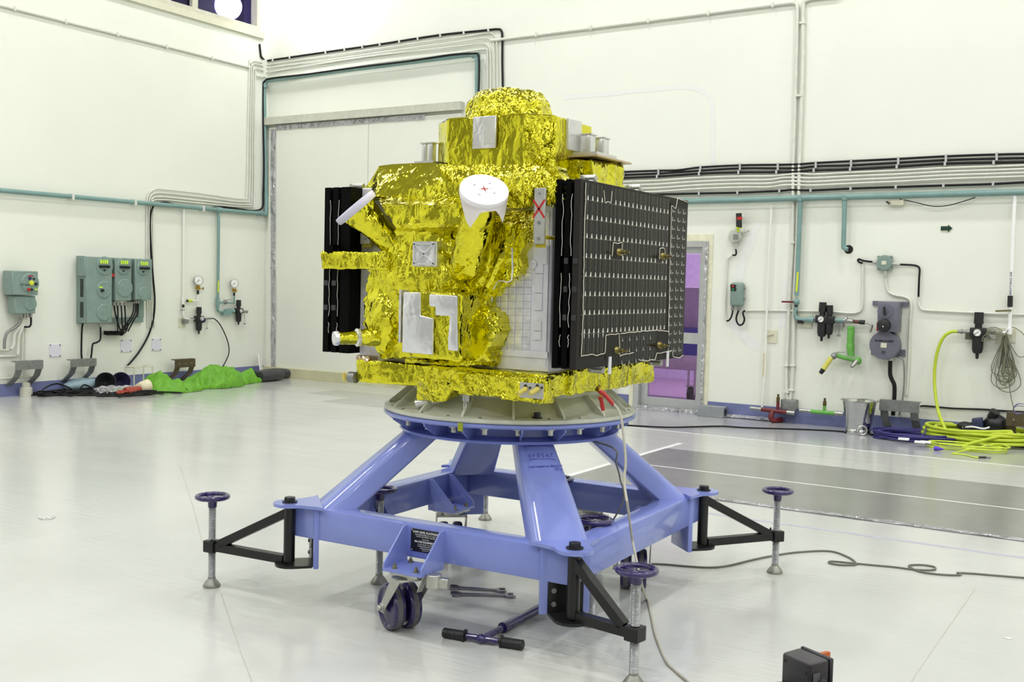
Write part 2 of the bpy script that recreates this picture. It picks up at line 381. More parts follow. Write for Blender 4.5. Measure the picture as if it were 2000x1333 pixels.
strip_tape('trim_8', [V((DR + .03, YW - .035, z)) for z in (.05, .5, 1, 1.5, 2, DH)], .035, (0, -1, 0), 4)
strip_tape('trim_9', [V((x, YW - .035, .03)) for x in (DL, DL + .4, DL + .8, DR)], .05, (0, -1, 0), 5)
# room behind the glazed door
BR = mat('violet_wall', (222, 208, 236), .5); m = MB()
m.box((DL - 3, YW + 4.5, -.01), (DR + 3, YW + 4.7, 3.2)); m.box((DL - 3.2, YW + .3, -.01), (DL - 3, YW + 4.7, 3.2)); m.box((DR + 3, YW + .3, -.01), (DR + 3.2, YW + 4.7, 3.2)); m.box((DL - 3.2, YW + .3, 3.2), (DR + 3.2, YW + 4.7, 3.3))
struct(m, 'wall_anteroom', BR)
struct(MB().box((DL - 3.2, YW + .3, -.2), (DR + 3.2, YW + 4.7, 0)), 'floor_anteroom', mat('anteroom_floor', (176, 152, 172), .35))
la = bpy.data.lights.new('anteroom_lamp', 'AREA'); la.energy = 140; la.color = (1, .96, 1.); la.shape = 'RECTANGLE'; la.size = 3; la.size_y = .6
lo = bpy.data.objects.new('anteroom_lamp', la); COL.objects.link(lo); lo.location = ((DL + DR) / 2, YW + 2.6, 3.1)
# trolley standing behind the glass
c = RW(1310, 760); c = V((c.x * 1.13 + .0, YW + 1.5, 0)); t = thing('equipment_trolley', 'violet tinted equipment trolley on castors seen through the glass door', 'trolley', c)
m = MB(); m.box(c + V((-.9, -.3, .42)), c + V((.65, .35, .62))).bev(.02); m.build('chassis', mat('trolley_grey', (190, 176, 190), .5), t)
MB().box(c + V((.1, -.28, .55)), c + V((.62, -.01, .98))).bev(.02).build('blue_case', mat('trolley_blue', (60, 56, 150), .45), t)
MB().box(c + V((-.9, .0, .62)), c + V((.65, .34, 1.52))).bev(.02).build('cabinet', mat('trolley_violet', (184, 164, 190), .5), t)
for sx, sy in ((-.7, -.2), (.4, -.2), (-.7, .25), (.4, .25)):
    w = MB().cyl(c + V((sx - .03, sy, .1)), c + V((sx + .03, sy, .1)), .1, n=20); w.bev(.012)
    co = w.build('castor_wheel', BLACK, t)
    MB().box(c + V((sx - .05, sy - .03, .09)), c + V((sx - .04, sy + .03, .42))).box(c + V((sx + .04, sy - .03, .09)), c + V((sx + .05, sy + .03, .42))).box(c + V((sx - .06, sy - .05, .2)), c + V((sx + .06, sy + .05, .215))).build('castor_fork', ZINC, co)
# floor markings
DK = mat('dark_floor_coat', (128, 129, 124), .2, var=.05, scale=2); LN = mat('joint_white', (232, 232, 230), .3); PT = mat('lilac_tape', (176, 176, 190), .4)
ya, yb, yc = pz(1780, 928.8).y, pz(1780, 970.5).y, pz(1700, 1015).y
xa = pz(1299, 877).x
m = MB(); m.box((xa, yc, 0), (X1 - .5, yb - .012, .0015)); m.box((xa, yb + .012, 0), (X1 - .5, ya, .0015)); struct(m, 'trim_10', DK)
m = MB(); m.box((xa, yb - .012, 0), (X1 - .5, yb + .012, .0018)); m.box((xa - .05, yc - .05, 0), (xa, ya + .4, .0018))
y5 = pz(1780, 890.2).y; m.box((RW(1180, 800).x, y5 - .014, 0), (X1 - .5, y5 + .014, .0018)); struct(m, 'trim_11', LN)
struct(MB().box((RW(1180, 800).x - .2, y5 + .02, 0), (X1 - .5, YW - .01, .0012)), 'trim_16', mat('wall_side_floor', (168, 169, 172), .16, var=.05, scale=1.5))
strip_tape('trim_12', [V((xa + .1 + i * .5, yc - .03, .001)) for i in range(18)], .075, (0, 0, 1), 9)
ym = pz(1685, 1046).y; struct(MB().box((pz(1369, 1000).x - .6, ym - .022, 0), (X1 - .5, ym + .022, .0012)), 'trim_13', PT)
GP = mat('grey_floor_patch', (166, 166, 160), .2, var=.04, scale=2)
m = MB(); A, B = pz(604, 768), pz(672, 775); m.box((A.x, B.y - .05, 0), (-6.2, B.y + .55, .0010)); m.box((B.x + .15, B.y - .62, 0), (-6.2, B.y - .08, .0010)); struct(m, 'trim_14', GP)
SEAM = mat('seam_line', (176, 174, 166), .4)
m = MB()
for P in ([(350, 905), (380, 1000), (395, 1060)], [(432, 1160), (452, 1222), (470, 1275), (492, 1333)], [(1905, 1150), (1850, 1230), (1805, 1295), (1780, 1333)]):
    Q = [pz(*p) for p in P]
    for a, b in zip(Q, Q[1:]):
        d = (b - a).normalized(); s_ = V((-d.y, d.x, 0)) * .0022; m.prism([a + s_, b + s_, b - s_, a - s_], (0, 0, .0008))
struct(m, 'trim_15', SEAM)
strip_tape('trim_17', [V((RW(x, 830).x, YW - .03, .02)) for x in (1420, 1460, 1500, 1515)], .06, (0, -.5, .8), 11)
strip_tape('trim_18', [V((RW(x, 860).x, YW - .03, .03)) for x in (1845, 1880, 1920, 1960, 2000)], .09, (0, -.6, .8), 12)
# ---------------------------------------------------------------- lilac support platform
CX, CY, A = -2.70, 4.365, .72
C0 = V((CX, CY, 0)); Z = V((0, 0, 1))
ZT, ZB, BW = .455, .31, .11
stand = thing('support_platform', 'lilac painted steel platform on twin castors carrying the gold foil satellite', 'platform', C0)
TH = .03; stand.rotation_euler[2] = TH                              # the platform stands a little skew in the hall
def skew(p): q = Matrix.Rotation(-TH, 3, 'Z') @ (V(p) - V((CX, CY, 0))); return q + V((CX, CY, 0))
m = MB()
m.box((CX - A, CY - A, ZB), (CX + A, CY - A + BW, ZT)); m.box((CX - A, CY + A - BW, ZB), (CX + A, CY + A, ZT))
m.box((CX - A, CY - A + BW + .001, ZB), (CX - A + BW, CY + A - BW - .001, ZT)); m.box((CX + A - BW, CY - A + BW + .001, ZB), (CX + A, CY + A - BW - .001, ZT))
m.bev(.008).build('base_frame', LILAC, stand)
DG = [V((sx, sy, 0)).normalized() for sx, sy in ((1, -1), (-1, -1), (1, 1), (-1, 1))]      # front, left, right, back corner
PIV = {}
def rrect(c, u, w, hw, hd, r_out, r_in, n=6):
    """rounded rectangle: u across, w outward; big radius on the outer side"""
    out = []
    for (su, sw, r, a0) in ((1, 1, r_out, 0), (-1, 1, r_out, PI / 2), (-1, -1, r_in, PI), (1, -1, r_in, 1.5 * PI)):
        for i in range(n + 1):
            a = a0 + PI / 2 * i / n
            out.append(c + u * (su * (hw - r) + r * math.cos(a)) + w * (sw * (hd - r) + r * math.sin(a)))
    return out
for i, d in enumerate(DG):
    p = V((-d.y, d.x, 0))
    # corner plate, lug with bolt, hinge bracket
    m = MB(); m.obox(C0 + d * .925 + Z * .317, p * .105, d * .012, Z * .14); m.bev(.004)
    m.build('corner_plate', LILAC, stand)
    L0 = C0 + d * .90 + Z * ZT; rr = .075
    pts = [L0 + p * .15, L0 + p * .12 + d * .03, L0 + p * rr + d * .10] + [L0 + d * .14 + p * (rr * math.cos(a)) + d * (rr * math.sin(a)) for a in [PI * k / 10 for k in range(11)]] + [L0 - p * rr + d * .10, L0 - p * .12 + d * .03, L0 - p * .15]
    lug = MB().prism(pts, (0, 0, .014)).build('lug_plate', LILAC, stand)
    piv = C0 + d * 1.04
    MB().bolt(piv + Z * (ZT + .014), Z, .026, .022).build('pivot_bolt', BLACK, lug)
    # leg, tapered and rounded on its outer side
    rg = []
    for t in (0, .04, .5, 1.0):
        zz = ZT - .02 + (.815 - ZT + .02) * t; dd = .845 - .445 * t; hw = .128 - .048 * t; hd = .092 - .006 * t
        if t == 0.04: hw -= .006
        rg.append(rrect(C0 + d * dd + Z * zz, p, d, hw, hd, .07 - .01 * t, .02))
    MB().loft(rg).build('leg', LILAC, stand, 50)
    m = MB(); q = C0 + d * .94
    m.obox(q + Z * .245, p * .075, d * .004, Z * .065)
    pts = [q + Z * .175 + p * .075, q + Z * .175 + p * .075 + d * .06] + [q + Z * .175 + d * .09 + p * (.075 * math.cos(a)) + d * (.075 * math.sin(a)) for a in [PI * k / 8 for k in range(9)]] + [q + Z * .175 - p * .075 + d * .06, q + Z * .175 - p * .075]
    m.prism(pts, (0, 0, .012)); br = m.build('hinge_bracket', BLKP, stand)
    for a in (-.05, .05):
        for zz in (.22, .275): MB().bolt(q + p * a + Z * zz + d * .004, d, .008, .006).build('bracket_bolt', GALV, br)
    PIV[i] = piv
# outriggers: black triangular swing arm, threaded spindle with handwheel and foot
def spindle(par, P, zt=.44, foot='foot_pad', bare=False):
    P = V((P.x, P.y, 0))
    m = MB(); n = int((zt - .06) / .006); rg = []
    for k in range(n * 2 + 1): rg.append((.0155 if k % 2 else .0185, .045 + k * .003))
    m.lathe(P, Z, rg, 14); sc = m.build('spindle', SCREW, par, 20)
    MB().lathe(P, Z, [(.042, 0), (.042, .008), (.036, .018), (.022, .036), (.018, .040), (.018, .05)], 24).build('foot_pad', CAST, par)
    m = MB(); zh = zt
    m.torus(P + Z * zh, Z, .072, .0115, 40, 10); m.cyl(P + Z * (zh - .05), P + Z * (zh - .004), .021, .023, 20)
    for k in range(3):
        a = 2 * PI * k / 3 + .6; u = V((math.cos(a), math.sin(a), 0)); w = V((-u.y, u.x, 0))
        m.obox(P + u * .04 + Z * (zh - .006), u * .036, w * .011, Z * .005)
    m.build('handwheel', PURPLE, par)
JK = [skew(p) for p in ((-1.653, 3.607, 0), (-3.885, 3.575, 0), (-1.722, 5.505, 0), (-3.64, 5.62, 0))]
for i in range(4):
    P, J = PIV[i], JK[i]; d = (J - P); d.z = 0; ln = d.length; d.normalize(); s = V((-d.y, d.x, 0)) * .02
    m = MB(); z0, z1 = .20, .425
    m.cyl(P + Z * .19, P + Z * .452, .026, n=20)
    m.obox(P + d * (ln / 2) + Z * z0, d * (ln / 2 - .025), s, Z * .02)
    a = P + Z * z1; b = J - d * .05 + Z * .215; dv = (b - a); dl = dv.length; dv.normalize(); nn = dv.cross(s).normalized() * .02
    m.obox((a + b) / 2, dv * (dl / 2), s, nn)
    m.obox(J + Z * z0, d * .031, s * 1.5, Z * .028)
    m.cyl(J + d * 0 + s * 1.2 - d * .02 + Z * .228, J + s * 1.2 - d * .02 + Z * .24, .005, n=8)
    o = m.bev(.0025, 1).build('outrigger_arm', BLKP, stand)
    spindle(o, J)
# three inner levelling spindles in brackets on the bars
for (J, nv) in ((V((-3.284, 4.12, 0)), V((-1, 0, 0))), (V((-2.12, 4.13, 0)), V((1, 0, 0))), (V((-2.71, 4.92, 0)), V((0, 1, 0)))):
    m = MB(); s = V((-nv.y, nv.x, 0))
    m.obox(J + nv * .015 + Z * .335, nv * .033, s * .04, Z * .012)
    for k in (-1, 1):
        m.prism([J + nv * .047 + s * .04 * k + Z * .44, J + nv * .047 + s * .04 * k + Z * .345, J - nv * .018 + s * .04 * k + Z * .345], s * .006 * k)
    br = m.build('jack_bracket', LILAC, stand); spindle(br, J, .47)
# ring platform
m = MB()
m.lathe(C0, Z, [(.40, .812), (.40, .80), (.525, .80), (.53, .806), (.525, .812), (.47, .814), (.44, .822), (.437, .866), (.45, .874), (.60, .876), (.607, .882), (.607, .892), (.60, .895), (.38, .895), (.38, .812), (.40, .812)], 96, False)
for k in range(16):
    a = PI / 4 * (k // 2) + math.radians(9.5) * (1 if k % 2 else -1); u = V((math.cos(a), math.sin(a), 0)); w = V((-u.y, u.x, 0)) * .004
    m.prism([C0 + u * .43 + Z * .812 - w, C0 + u * .515 + Z * .812 - w, C0 + u * .592 + Z * .862 - w, C0 + u * .592 + Z * .878 - w, C0 + u * .43 + Z * .878 - w], w * 2)
ring = m.build('ring_platform', LILAC, stand, 35)
for k in range(24):
    a = math.radians(15 * k + 4); u = V((math.cos(a), math.sin(a), 0)); q = C0 + u * .555
    m = MB(); m.cyl(q + Z * .876, q + Z * .868, .022, n=14); m.cyl(q + Z * .868, q + Z * .845, .012, n=6); m.build('flange_nut', ZINC, ring)
# castors in gusseted brackets
def castor(P, nv, ax, brake):
    """P swivel centre on the floor plan, nv outward normal of the bar face it hangs from, ax axle direction"""
    s = V((-nv.y, nv.x, 0)); zp = .285; TR = .13
    m = MB(); f = P - nv * .085                                    # bar face
    m.obox(P + Z * (zp + .006), nv * .085, s * .098, Z * .006)
    for k in (-1, 1):
        m.prism([f + s * .092 * k + Z * .45, f + s * .092 * k + Z * (zp + .01), f + nv * .165 + s * .092 * k + Z * (zp + .01), f + nv * .165 + s * .092 * k + Z * (zp + .035), f + nv * .03 + s * .092 * k + Z * .45], s * .007 * k)
    br = m.build('castor_bracket', LILAC, stand)
    for i in (-1, 1):
        for j in (-1, 1): m = MB(); m.bolt(P + nv * .058 * i + s * .055 * j + Z * (zp + .012), Z, .0095, .012); m.cyl(P + nv * .058 * i + s * .055 * j + Z * (zp + .024), P + nv * .058 * i + s * .055 * j + Z * (zp + .034), .005, n=8); m.build('bracket_bolt', NUT, br)
    ax = V(ax).normalized(); tr = V((-ax.y, ax.x, 0)); R = .1
    W = P + tr * TR * (1 if brake else .5) + Z * R
    m = MB(); m.obox(P + Z * (zp - .006), nv * .075, s * .07, Z * .006); m.cyl(P + Z * (zp - .03), P + Z * (zp - .012), .055, .06, 24)
    m.obox(P + Z * (zp - .034) + tr * .01, ax * .077, tr * .045, Z * .005)
    for k in (-1, 1):
        a0 = P + ax * .077 * k + Z * (zp - .03); b0 = W + ax * .077 * k
        m.prism([a0 + tr * .04, a0 - tr * .045, b0 - tr * .026 + Z * .0, b0 - tr * .018 - Z * .024, b0 + tr * .018 - Z * .024, b0 + tr * .026], ax * .006 * k)
        m.cyl(b0 + ax * .006 * k, b0 + ax * .012 * k, .02, n=16); m.cyl(b0 + ax * .012 * k, b0 + ax * .026 * k, .013, n=6)
    fk = m.bev(.0015, 1).build('castor_fork', ZINC, stand)
    for k in (-1, 1):
        q = W + ax * .038 * k; h = .029
        mm = MB(); mm.lathe(q - ax * h, ax, [(.012, .002), (.035, .004), (.075, .010), (.086, .002), (.095, .004), (R, .014), (R, 2 * h - .014), (.095, 2 * h - .004), (.086, 2 * h - .002), (.075, 2 * h - .010), (.035, 2 * h - .004), (.012, 2 * h - .002)], 40)
        mm.mi = 1; mm.lathe(q - ax * .012, ax, [(R - .004, 0), (R + .0006, .001), (R + .0006, .023), (R - .004, .024)], 40)
        mm.build('castor_wheel', [WHEEL, TREAD], fk)
    if brake:
        b = P + s * -.0 + nv * .0; q = P + V((.125, -.03, 0)) + Z * (zp - .035)
        m = MB(); m.obox((P + q) / 2 + Z * (zp - .04) * .5 + Z * .0 , (q - P).normalized() * .05, V((-(q - P).normalized().y, (q - P).normalized().x, 0)) * .035, Z * .005)
        m.cyl(q - Z * .012, q + Z * .045, .034, n=24); m.obox(q + V((.045, .01, .012)), (.02, .004, 0), (-.003, .016, 0), (0, 0, .02))
        m.bev(.003, 1).build('brake_cylinder', ZINC, fk)
TREAD = mat('worn_tread', (92, 88, 92), .5, var=.15, scale=30)
NUT = mat('olive_nut', (150, 146, 112), .35, .8)
WHEEL = mat('castor_polyurethane', (44, 34, 92), .22, c2=(30, 22, 66), scale=14, coat=.3)
castor(V((-2.685, CY - A - .085, 0)), V((0, -1, 0)), V((.49, .87, 0)), True)
castor(V((CX - A + BW + .085, 4.675, 0)), V((1, 0, 0)), V((.8, .6, 0)), False)
castor(V((CX + A - BW - .085, 4.715, 0)), V((-1, 0, 0)), V((.9, .4, 0)), False)
castor(V((-2.62, CY + A + .085, 0)), V((0, 1, 0)), V((-.9, .4, 0)), False)
# name plate on the front bar
YF = CY - A - .0015
P0, P1 = py(795, 1074, YF), py(852, 1043, YF)
np_ = MB().box((P0.x, YF - .001, P0.z), (P0.x + .152, YF, P0.z + .098)).build('name_plate', mat('plate_black', (12, 12, 13), .35), stand)
o = V((P0.x + .076, YF - .0012, P0.z + .049)); WT = mat('plate_white', (225, 225, 225), .5)
for s_, sz, dy, b in (('LOW LEVEL PLATFORM', .0125, .036, .0003), ('PC/SF/3360/PROT/PROTO17  ET  10.25.07', .0062, .025, 0), ('STATIC LOAD TESTED : 1500 KGS', .0066, .017, 0), ('FABRICATED BY', .005, .006, 0), ('M/s FAB EQUIPMENTS', .0118, -.005, .0003), ('7/A, 407, 408, 409, 12th CROSS', .006, -.016, 0), ('4th PHASE, PEENYA IND. AREA', .006, -.0245, 0), ('BANGALORE 560058', .006, -.033, 0), ('080-40717174', .0055, -.041, 0)):
    text(s_, sz, o + V((0, 0, dy)), (1, 0, 0), (0, 0, 1), WT, 'lettering', np_, off=b)
for sx in (-1, 1):
    for sz in (-1, 1): MB().ball(o + V((sx * .07, -.001, sz * .043)), (.0035, .002, .0035), 8).build('rivet', ZINC, np_)
# felt-pen writing on the front leg
INK = mat('blue_ink', (44, 30, 150), .6)
d = DG[0]; p = V((-d.y, d.x, 0))
lt = C0 + d * (.40 + .087) + Z * .815; lb = C0 + d * (.845 + .091) + Z * (ZT - .02)
up = (lt - lb).normalized(); nrm = p.cross(up).normalized()
if nrm.y > 0: nrm = -nrm
base = lt - up * .10 + nrm * .0015
GL = {'X': [[(0, 0), (.7, 1)], [(0, .9), (.7, .05)]], 'P': [[(.1, 0), (.1, 1), (.6, .95), (.62, .6), (.1, .5)]], 'O': [[(.35, 1), (.05, .7), (.1, .15), (.45, 0), (.7, .4), (.6, .9), (.35, 1)]], 'S': [[(.6, .95), (.2, .9), (.15, .6), (.55, .4), (.5, .05), (.05, 0)]], 'A': [[(0, 0), (.35, 1), (.65, 0)], [(.15, .4), (.55, .42)]], 'T': [[(.35, 0), (.38, 1)], [(0, .95), (.8, 1)]]}
leg = [o_ for o_ in stand.children if o_.name == 'leg'][0]
m = MB()
def stroke(pts, w): m.tube([base + p * a + up * b for a, b in pts], w, 5, 1)
x = -.062
for ch in 'XPOSAT':
    for st in GL[ch]: stroke([(x + a * .0175, b * .022) for a, b in st], .0009)
    x += .0205
stroke([(-.06, -.010), (-.02, -.0085), (.03, -.009), (.058, -.012)], .0009)
m.build('handwriting', INK, leg, None)
text('Load tested on 05/10/23', .0155, base + p * .004 - up * .05, p, up, INK, 'handwriting', leg, shear=.15)
text('750 kg', .0135, base + p * .058 - up * .068, p, up, INK, 'handwriting', leg, shear=.15)

# ---------------------------------------------------------------- grey-green adapter casting bolted on the ring
ad = thing('adapter_ring', 'grey green cast ring with radial ribs bolted between satellite and lilac platform', 'adapter', C0 + Z * .896)
m = MB()
m.lathe(C0, Z, [(.40, .897), (.60, .897), (.604, .902), (.603, .916), (.585, .919), (.545, .924), (.528, .930), (.458, .995), (.458, 1.0), (.47, 1.002), (.472, 1.018), (.40, 1.018), (.40, .897)], 96, False)
for k in range(16):
    a = PI / 8 * k + math.radians(11); u = V((math.cos(a), math.sin(a), 0)); w = V((-u.y, u.x, 0)) * .0055
    m.prism([C0 + u * .44 + Z * .917 - w, C0 + u * .585 + Z * .917 - w, C0 + u * .580 + Z * .93 - w, C0 + u * .49 + Z * 1.005 - w, C0 + u * .44 + Z * 1.005 - w], w * 2)
m.mi = 1
for k in range(24):
    a = math.radians(15 * k + 4); u = V((math.cos(a), math.sin(a), 0)); m.cyl(C0 + u * .575 + Z * .917, C0 + u * .575 + Z * .9215, .007, n=10)
m.build('ring_casting', [ADAPT, BLACK], ad, 35)
m = MB(); m.bolt(pz(1049, 818, .92) + Z * 0, Z, .017, .024); m.build('hex_bolt', BLACK, ad)
m = MB(); q = pz(900, 829, .895); MB().box(q + V((-.012, -.006, -.03)), q + V((.012, .0, .005))).build('tape_tab', mat('tape_yellow_green', (150, 160, 30), .5), ad)
# ---------------------------------------------------------------- satellite wrapped in gold film
GOLD = foil_mat('gold_film', (226, 219, 58), .10, bump=.55)
GOLDT = foil_mat('gold_film_taut', (224, 217, 56), .10, .08, .05, 16., 44., .42)
GOLDF = foil_mat('gold_film_flat', (224, 217, 56), .10, .06, .03, 16., 44., .26)
GOLDC = foil_mat('gold_film_crumpled', (226, 219, 58), .10, .35, .25, 40., 100., 1.3)
SILV = foil_mat('silver_film', (232, 232, 236), .24, .06, .05, 18., 60., .22, .3)
ALU = mat('aluminium_panel', (214, 214, 222), .32, .15, var=.06, scale=9, bump=.08, bscale=90)
OSR = mat('mirror_tile', (226, 226, 234), .12, .4, var=.1, scale=26, bump=.25, bscale=26)
PBLK = mat('panel_edge_black', (5, 5, 6), .5, spec=.06)
sat = thing('satellite', 'gold foil wrapped satellite with black solar panels and a white capped antenna on the platform', 'satellite', V((-2.72, 4.36, 1.0)))
BX0, BX1, BY0, BY1 = -3.235, -2.205, 3.87, 4.86
def fp(x, y, Y=BY0): return py(x, y, Y)
# separation ring under the deck
m = MB(); m.lathe(C0, Z, [(.41, 1.019), (.452, 1.019), (.452, 1.045), (.41, 1.06), (.41, 1.019)], 72, False)
for k in range(10):
    a = math.radians(-75 + 7 * k); u = V((math.cos(a), math.sin(a), 0)); m.obox(C0 + u * .453 + Z * 1.032, u * .004, V((-u.y, u.x, 0)) * .02, Z * .008)
m.build('separation_ring', mat('clamp_band', (206, 208, 208), .3, .4), sat)
# lower deck skirt
m = MB(); m.box((-3.19, 3.80, 1.03), (-2.185, 4.86, 1.135)).bev(.014); m.crinkle(.010, .035, 9, 1); m.build('deck_blanket', GOLDT, sat, 30)
m = MB(); a, b = fp(905, 716, 3.79), fp(1075, 778, 3.79)
for i in range(3): m.box((a.x + .11 * i - .02, 3.775 - .006 * i, 1.022 - .008 * i), (a.x + .11 * i + .2, 3.86, 1.12))
m.bev(.012); m.crinkle(.017, .022, 15, 7); m.build('deck_blanket', GOLDC, sat, 30)
m = MB(); m.box((-3.2, 3.80, 1.06), (-3.12, 3.95, 1.155)).bev(.01); m.crinkle(.008, .03, 14, 3); m.build('corner_film', foil_mat('pink_film', (214, 190, 160), .2, .2, .1), sat, 60)
# the body
m = MB(); m.box((BX0, BY0, 1.13), (BX1, BY1, 1.93)).bev(.004, 1); m.build('body_panel', ALU, sat, 30)
# right-hand radiator: frame, mirror tiles, small plates
m = MB(); y = BY0 - .004
P = lambda a, b, d=.004: fp(a, b, BY0 - d)
def plate(mb, x0, y0, x1, y1, d0=0., d1=.006):
    a, b = fp(x0, y1, BY0 - d0), fp(x1, y0, BY0 - d0); mb.box((a.x, BY0 - d1, a.z), (b.x, BY0 - d0, b.z)); return mb
plate(m, 958, 692, 1072, 718, 0, .006); plate(m, 960, 688, 1072, 693, 0, .012); plate(m, 1068, 480, 1074, 718, 0, .01); plate(m, 1042, 482, 1070, 516, 0, .006)
for (x0, y0, x1, y1) in ((1046, 508, 1062, 534), (1046, 536, 1061, 572), (1044, 574, 1060, 606), (1043, 628, 1058, 646), (1043, 648, 1058, 664)): plate(m, x0, y0, x1, y1, 0, .005)
m.bev(.001, 1).build('radiator_frame', ALU, sat, 30)
m = MB()
for r in range(11):
    for c in range(8):
        x0, y0 = 934 + c * 15.1 - r * .4 + (0), 534 + r * 13.9
        x1, y1 = x0 + 14.0, y0 + 12.9
        if x1 > 1043: continue
        plate(m, x0, y0, x1, y1, .001, .0042 + .0006 * random.random())
t_ = m.bev(.0012, 1).build('radiator_tiles', OSR, sat, 30); tag(t_, kind='stuff')
m = MB(); q = P(1042, 517, .006); m.lathe(q, (0, -1, 0), [(.017, 0), (.017, .006), (.012, .008), (.011, .002), (.004, .002)], 20); m.build('charging_port', ALU, sat)
# white sheet + gold film patch upper right
m = MB(); plate(m, 962, 414, 1074, 480, 0, .004); m.build('white_sheet', mat('white_film', (226, 224, 214), .3, .2, var=.04), sat)
# handling bracket with red cross
def cross(par, c, u, v, s, w, name='cross_mark', mt=None):
    mb = MB(); n = u.cross(v).normalized() * .0006
    for k in (1, -1):
        dd = (u * 1.0 + v * 1.35 * k); e = n.cross(dd).normalized()
        mb.obox(c, dd * s, e * w, n)
    return mb.build(name, mt or RED, par, None)
for xs, o in (((1042, 367, 1066, 477), 0), ((704, 400, 725, 477), 1)):
    YB = BY0 - (.13 if o == 0 else .03); a, b = fp(xs[0], xs[3], YB), fp(xs[2], xs[1], YB)
    br = MB().box((a.x, YB - .004, a.z), (b.x, YB + .008, b.z)).bev(.002, 1).build('handling_bracket', mat('anodised_plate', (168, 168, 164), .45, .3), sat)
    MB().box((a.x + .004, YB + .009, a.z - .014), (b.x - .003, YB + .016, a.z + .06)).cyl(V(((a.x + b.x) / 2, YB + .016, a.z + .03)), V(((a.x + b.x) / 2, BY0, a.z + .03)), .008).build('yellow_spacer', mat('kapton_yellow', (190, 176, 20), .4), br)
    m = MB(); w_ = (a.x + b.x) / 2
    for yy in ((378, 435, 466) if o == 0 else (467,)):
        z_ = fp(xs[0], yy, YB - .004).z; m.cyl((w_, YB - .004, z_), (w_, YB - .0075, z_), .0065 if yy != 378 else .004, n=14)
        m.mi = 0
    m.build('screw_heads', GALV, br)
    if o == 0: cross(br, V((w_ - .002, YB - .0046, fp(1054, 408, YB - .004).z)), V((1, 0, 0)), V((0, 0, 1)), .027, .0042)
# ---- front blanket: relief over the payloads
def relief(name, poly, hfun, mt, step=4., amp=.007, f=12., Y=BY0, seed=0., depth=.05):
    m = MB(); xs = [p[0] for p in poly]; ys = [p[1] for p in poly]
    def inside(x, y):
        r = False; n = len(poly)
        for i in range(n):
            (x1, y1), (x2, y2) = poly[i], poly[(i + 1) % n]
            if (y1 > y) != (y2 > y) and x < (x2 - x1) * (y - y1) / (y2 - y1) + x1: r = not r
        return r
    vs = {}; nx = int((max(xs) - min(xs)) / step) + 2; ny = int((max(ys) - min(ys)) / step) + 2; sd = V((seed, seed * 2, seed)); rn = random.Random(int(seed * 7))
    for i in range(nx):
        for j in range(ny):
            x = min(xs) + (i + (.5 if j % 2 else 0)) * step; y = min(ys) + j * step
            if inside(x, y):
                h = hfun(x, y); P0 = py(x, y, Y - h); h += amp * crumple(P0 + sd, f)
                jx, jy = rn.uniform(-.35, .35) * step, rn.uniform(-.35, .35) * step
                vs[i, j] = m.bm.verts.new(py(x + jx, y + jy, Y - h))
    for i in range(nx):
        for j in range(ny):
            o = 1 if j % 2 else 0
            for tri in (((i, j), (i + 1, j), (i + o, j + 1)), ((i, j), (i + o, j + 1), (i - 1 + o, j + 1))):
                if all(k in vs for k in tri): m._f([vs[k] for k in tri])
    bmesh.ops.recalc_face_normals(m.bm, faces=m.bm.faces[:])
    be = [e for e in m.bm.edges if len(e.link_faces) == 1]
    r = bmesh.ops.extrude_edge_only(m.bm, edges=be)
    for v in [g for g in r['geom'] if isinstance(g, bmesh.types.BMVert)]: v.co.y = max(v.co.y, Y + .002)
    bmesh.ops.delete(m.bm, geom=[v for v in m.bm.verts if not v.link_faces], context='VERTS')
    return m.build(name, mt, sat, 14)
def sstep(a, b, x):
    t = max(0, min(1, (x - a) / (b - a))); return t * t * (3 - 2 * t)
def blob(x, y, cx, cy, rx, ry, h, p=2.): 
    d = (abs((x - cx) / rx) ** p + abs((y - cy) / ry) ** p); return h * max(0, 1 - d) ** .5
def ridge(x, y, x0, y0, x1, y1, w, h):
    dx, dy = x1 - x0, y1 - y0; t = max(0, min(1, ((x - x0) * dx + (y - y0) * dy) / (dx * dx + dy * dy))); d = math.hypot(x - x0 - t * dx, y - y0 - t * dy)
    return h * max(0, 1 - d / w)
def hfront(x, y):
    h = .012
    h = max(h, .15 * sstep(690, 720, x) * (1 - sstep(880, 985, x)) * sstep(384, 400, y) * (1 - sstep(440, 470, y)) + .02)      # brow shelf under the cowl
    h = max(h, blob(x, y, 740, 620, 48, 85, .13))                                                                        # round lobe on the left
    h = max(h, .05 + blob(x, y, 800, 530, 110, 120, .07))
    h = max(h, ridge(x, y, 852, 484, 940, 590, 26, .13), ridge(x, y, 990, 485, 935, 590, 20, .10))                          # sloping folds
    h = max(h, blob(x, y, 900, 520, 70, 70, .09), blob(x, y, 940, 655, 48, 70, .12, 3))
    h = max(h, blob(x, y, 850, 630, 90, 90, .07, 4))
    h = max(h, ridge(x, y, 985, 480, 985, 545, 24, .07))
    return h
fpoly = [(737, 384), (736, 402), (768, 440), (766, 480), (728, 492), (716, 528), (714, 560), (706, 600), (707, 650), (716, 672), (735, 690), (748, 706), (800, 708), (962, 716), (958, 690), (972, 660), (985, 640), (985, 615), (962, 608), (960, 592), (1000, 552), (1024, 530), (1020, 492), (1032, 470), (1028, 440), (985, 432), (962, 424), (985, 405), (1040, 402), (1090, 398), (1100, 372), (1085, 340), (900, 345), (850, 356)]
relief('front_blanket', fpoly, hfront, GOLD, 7.5, .012, 9., seed=1)
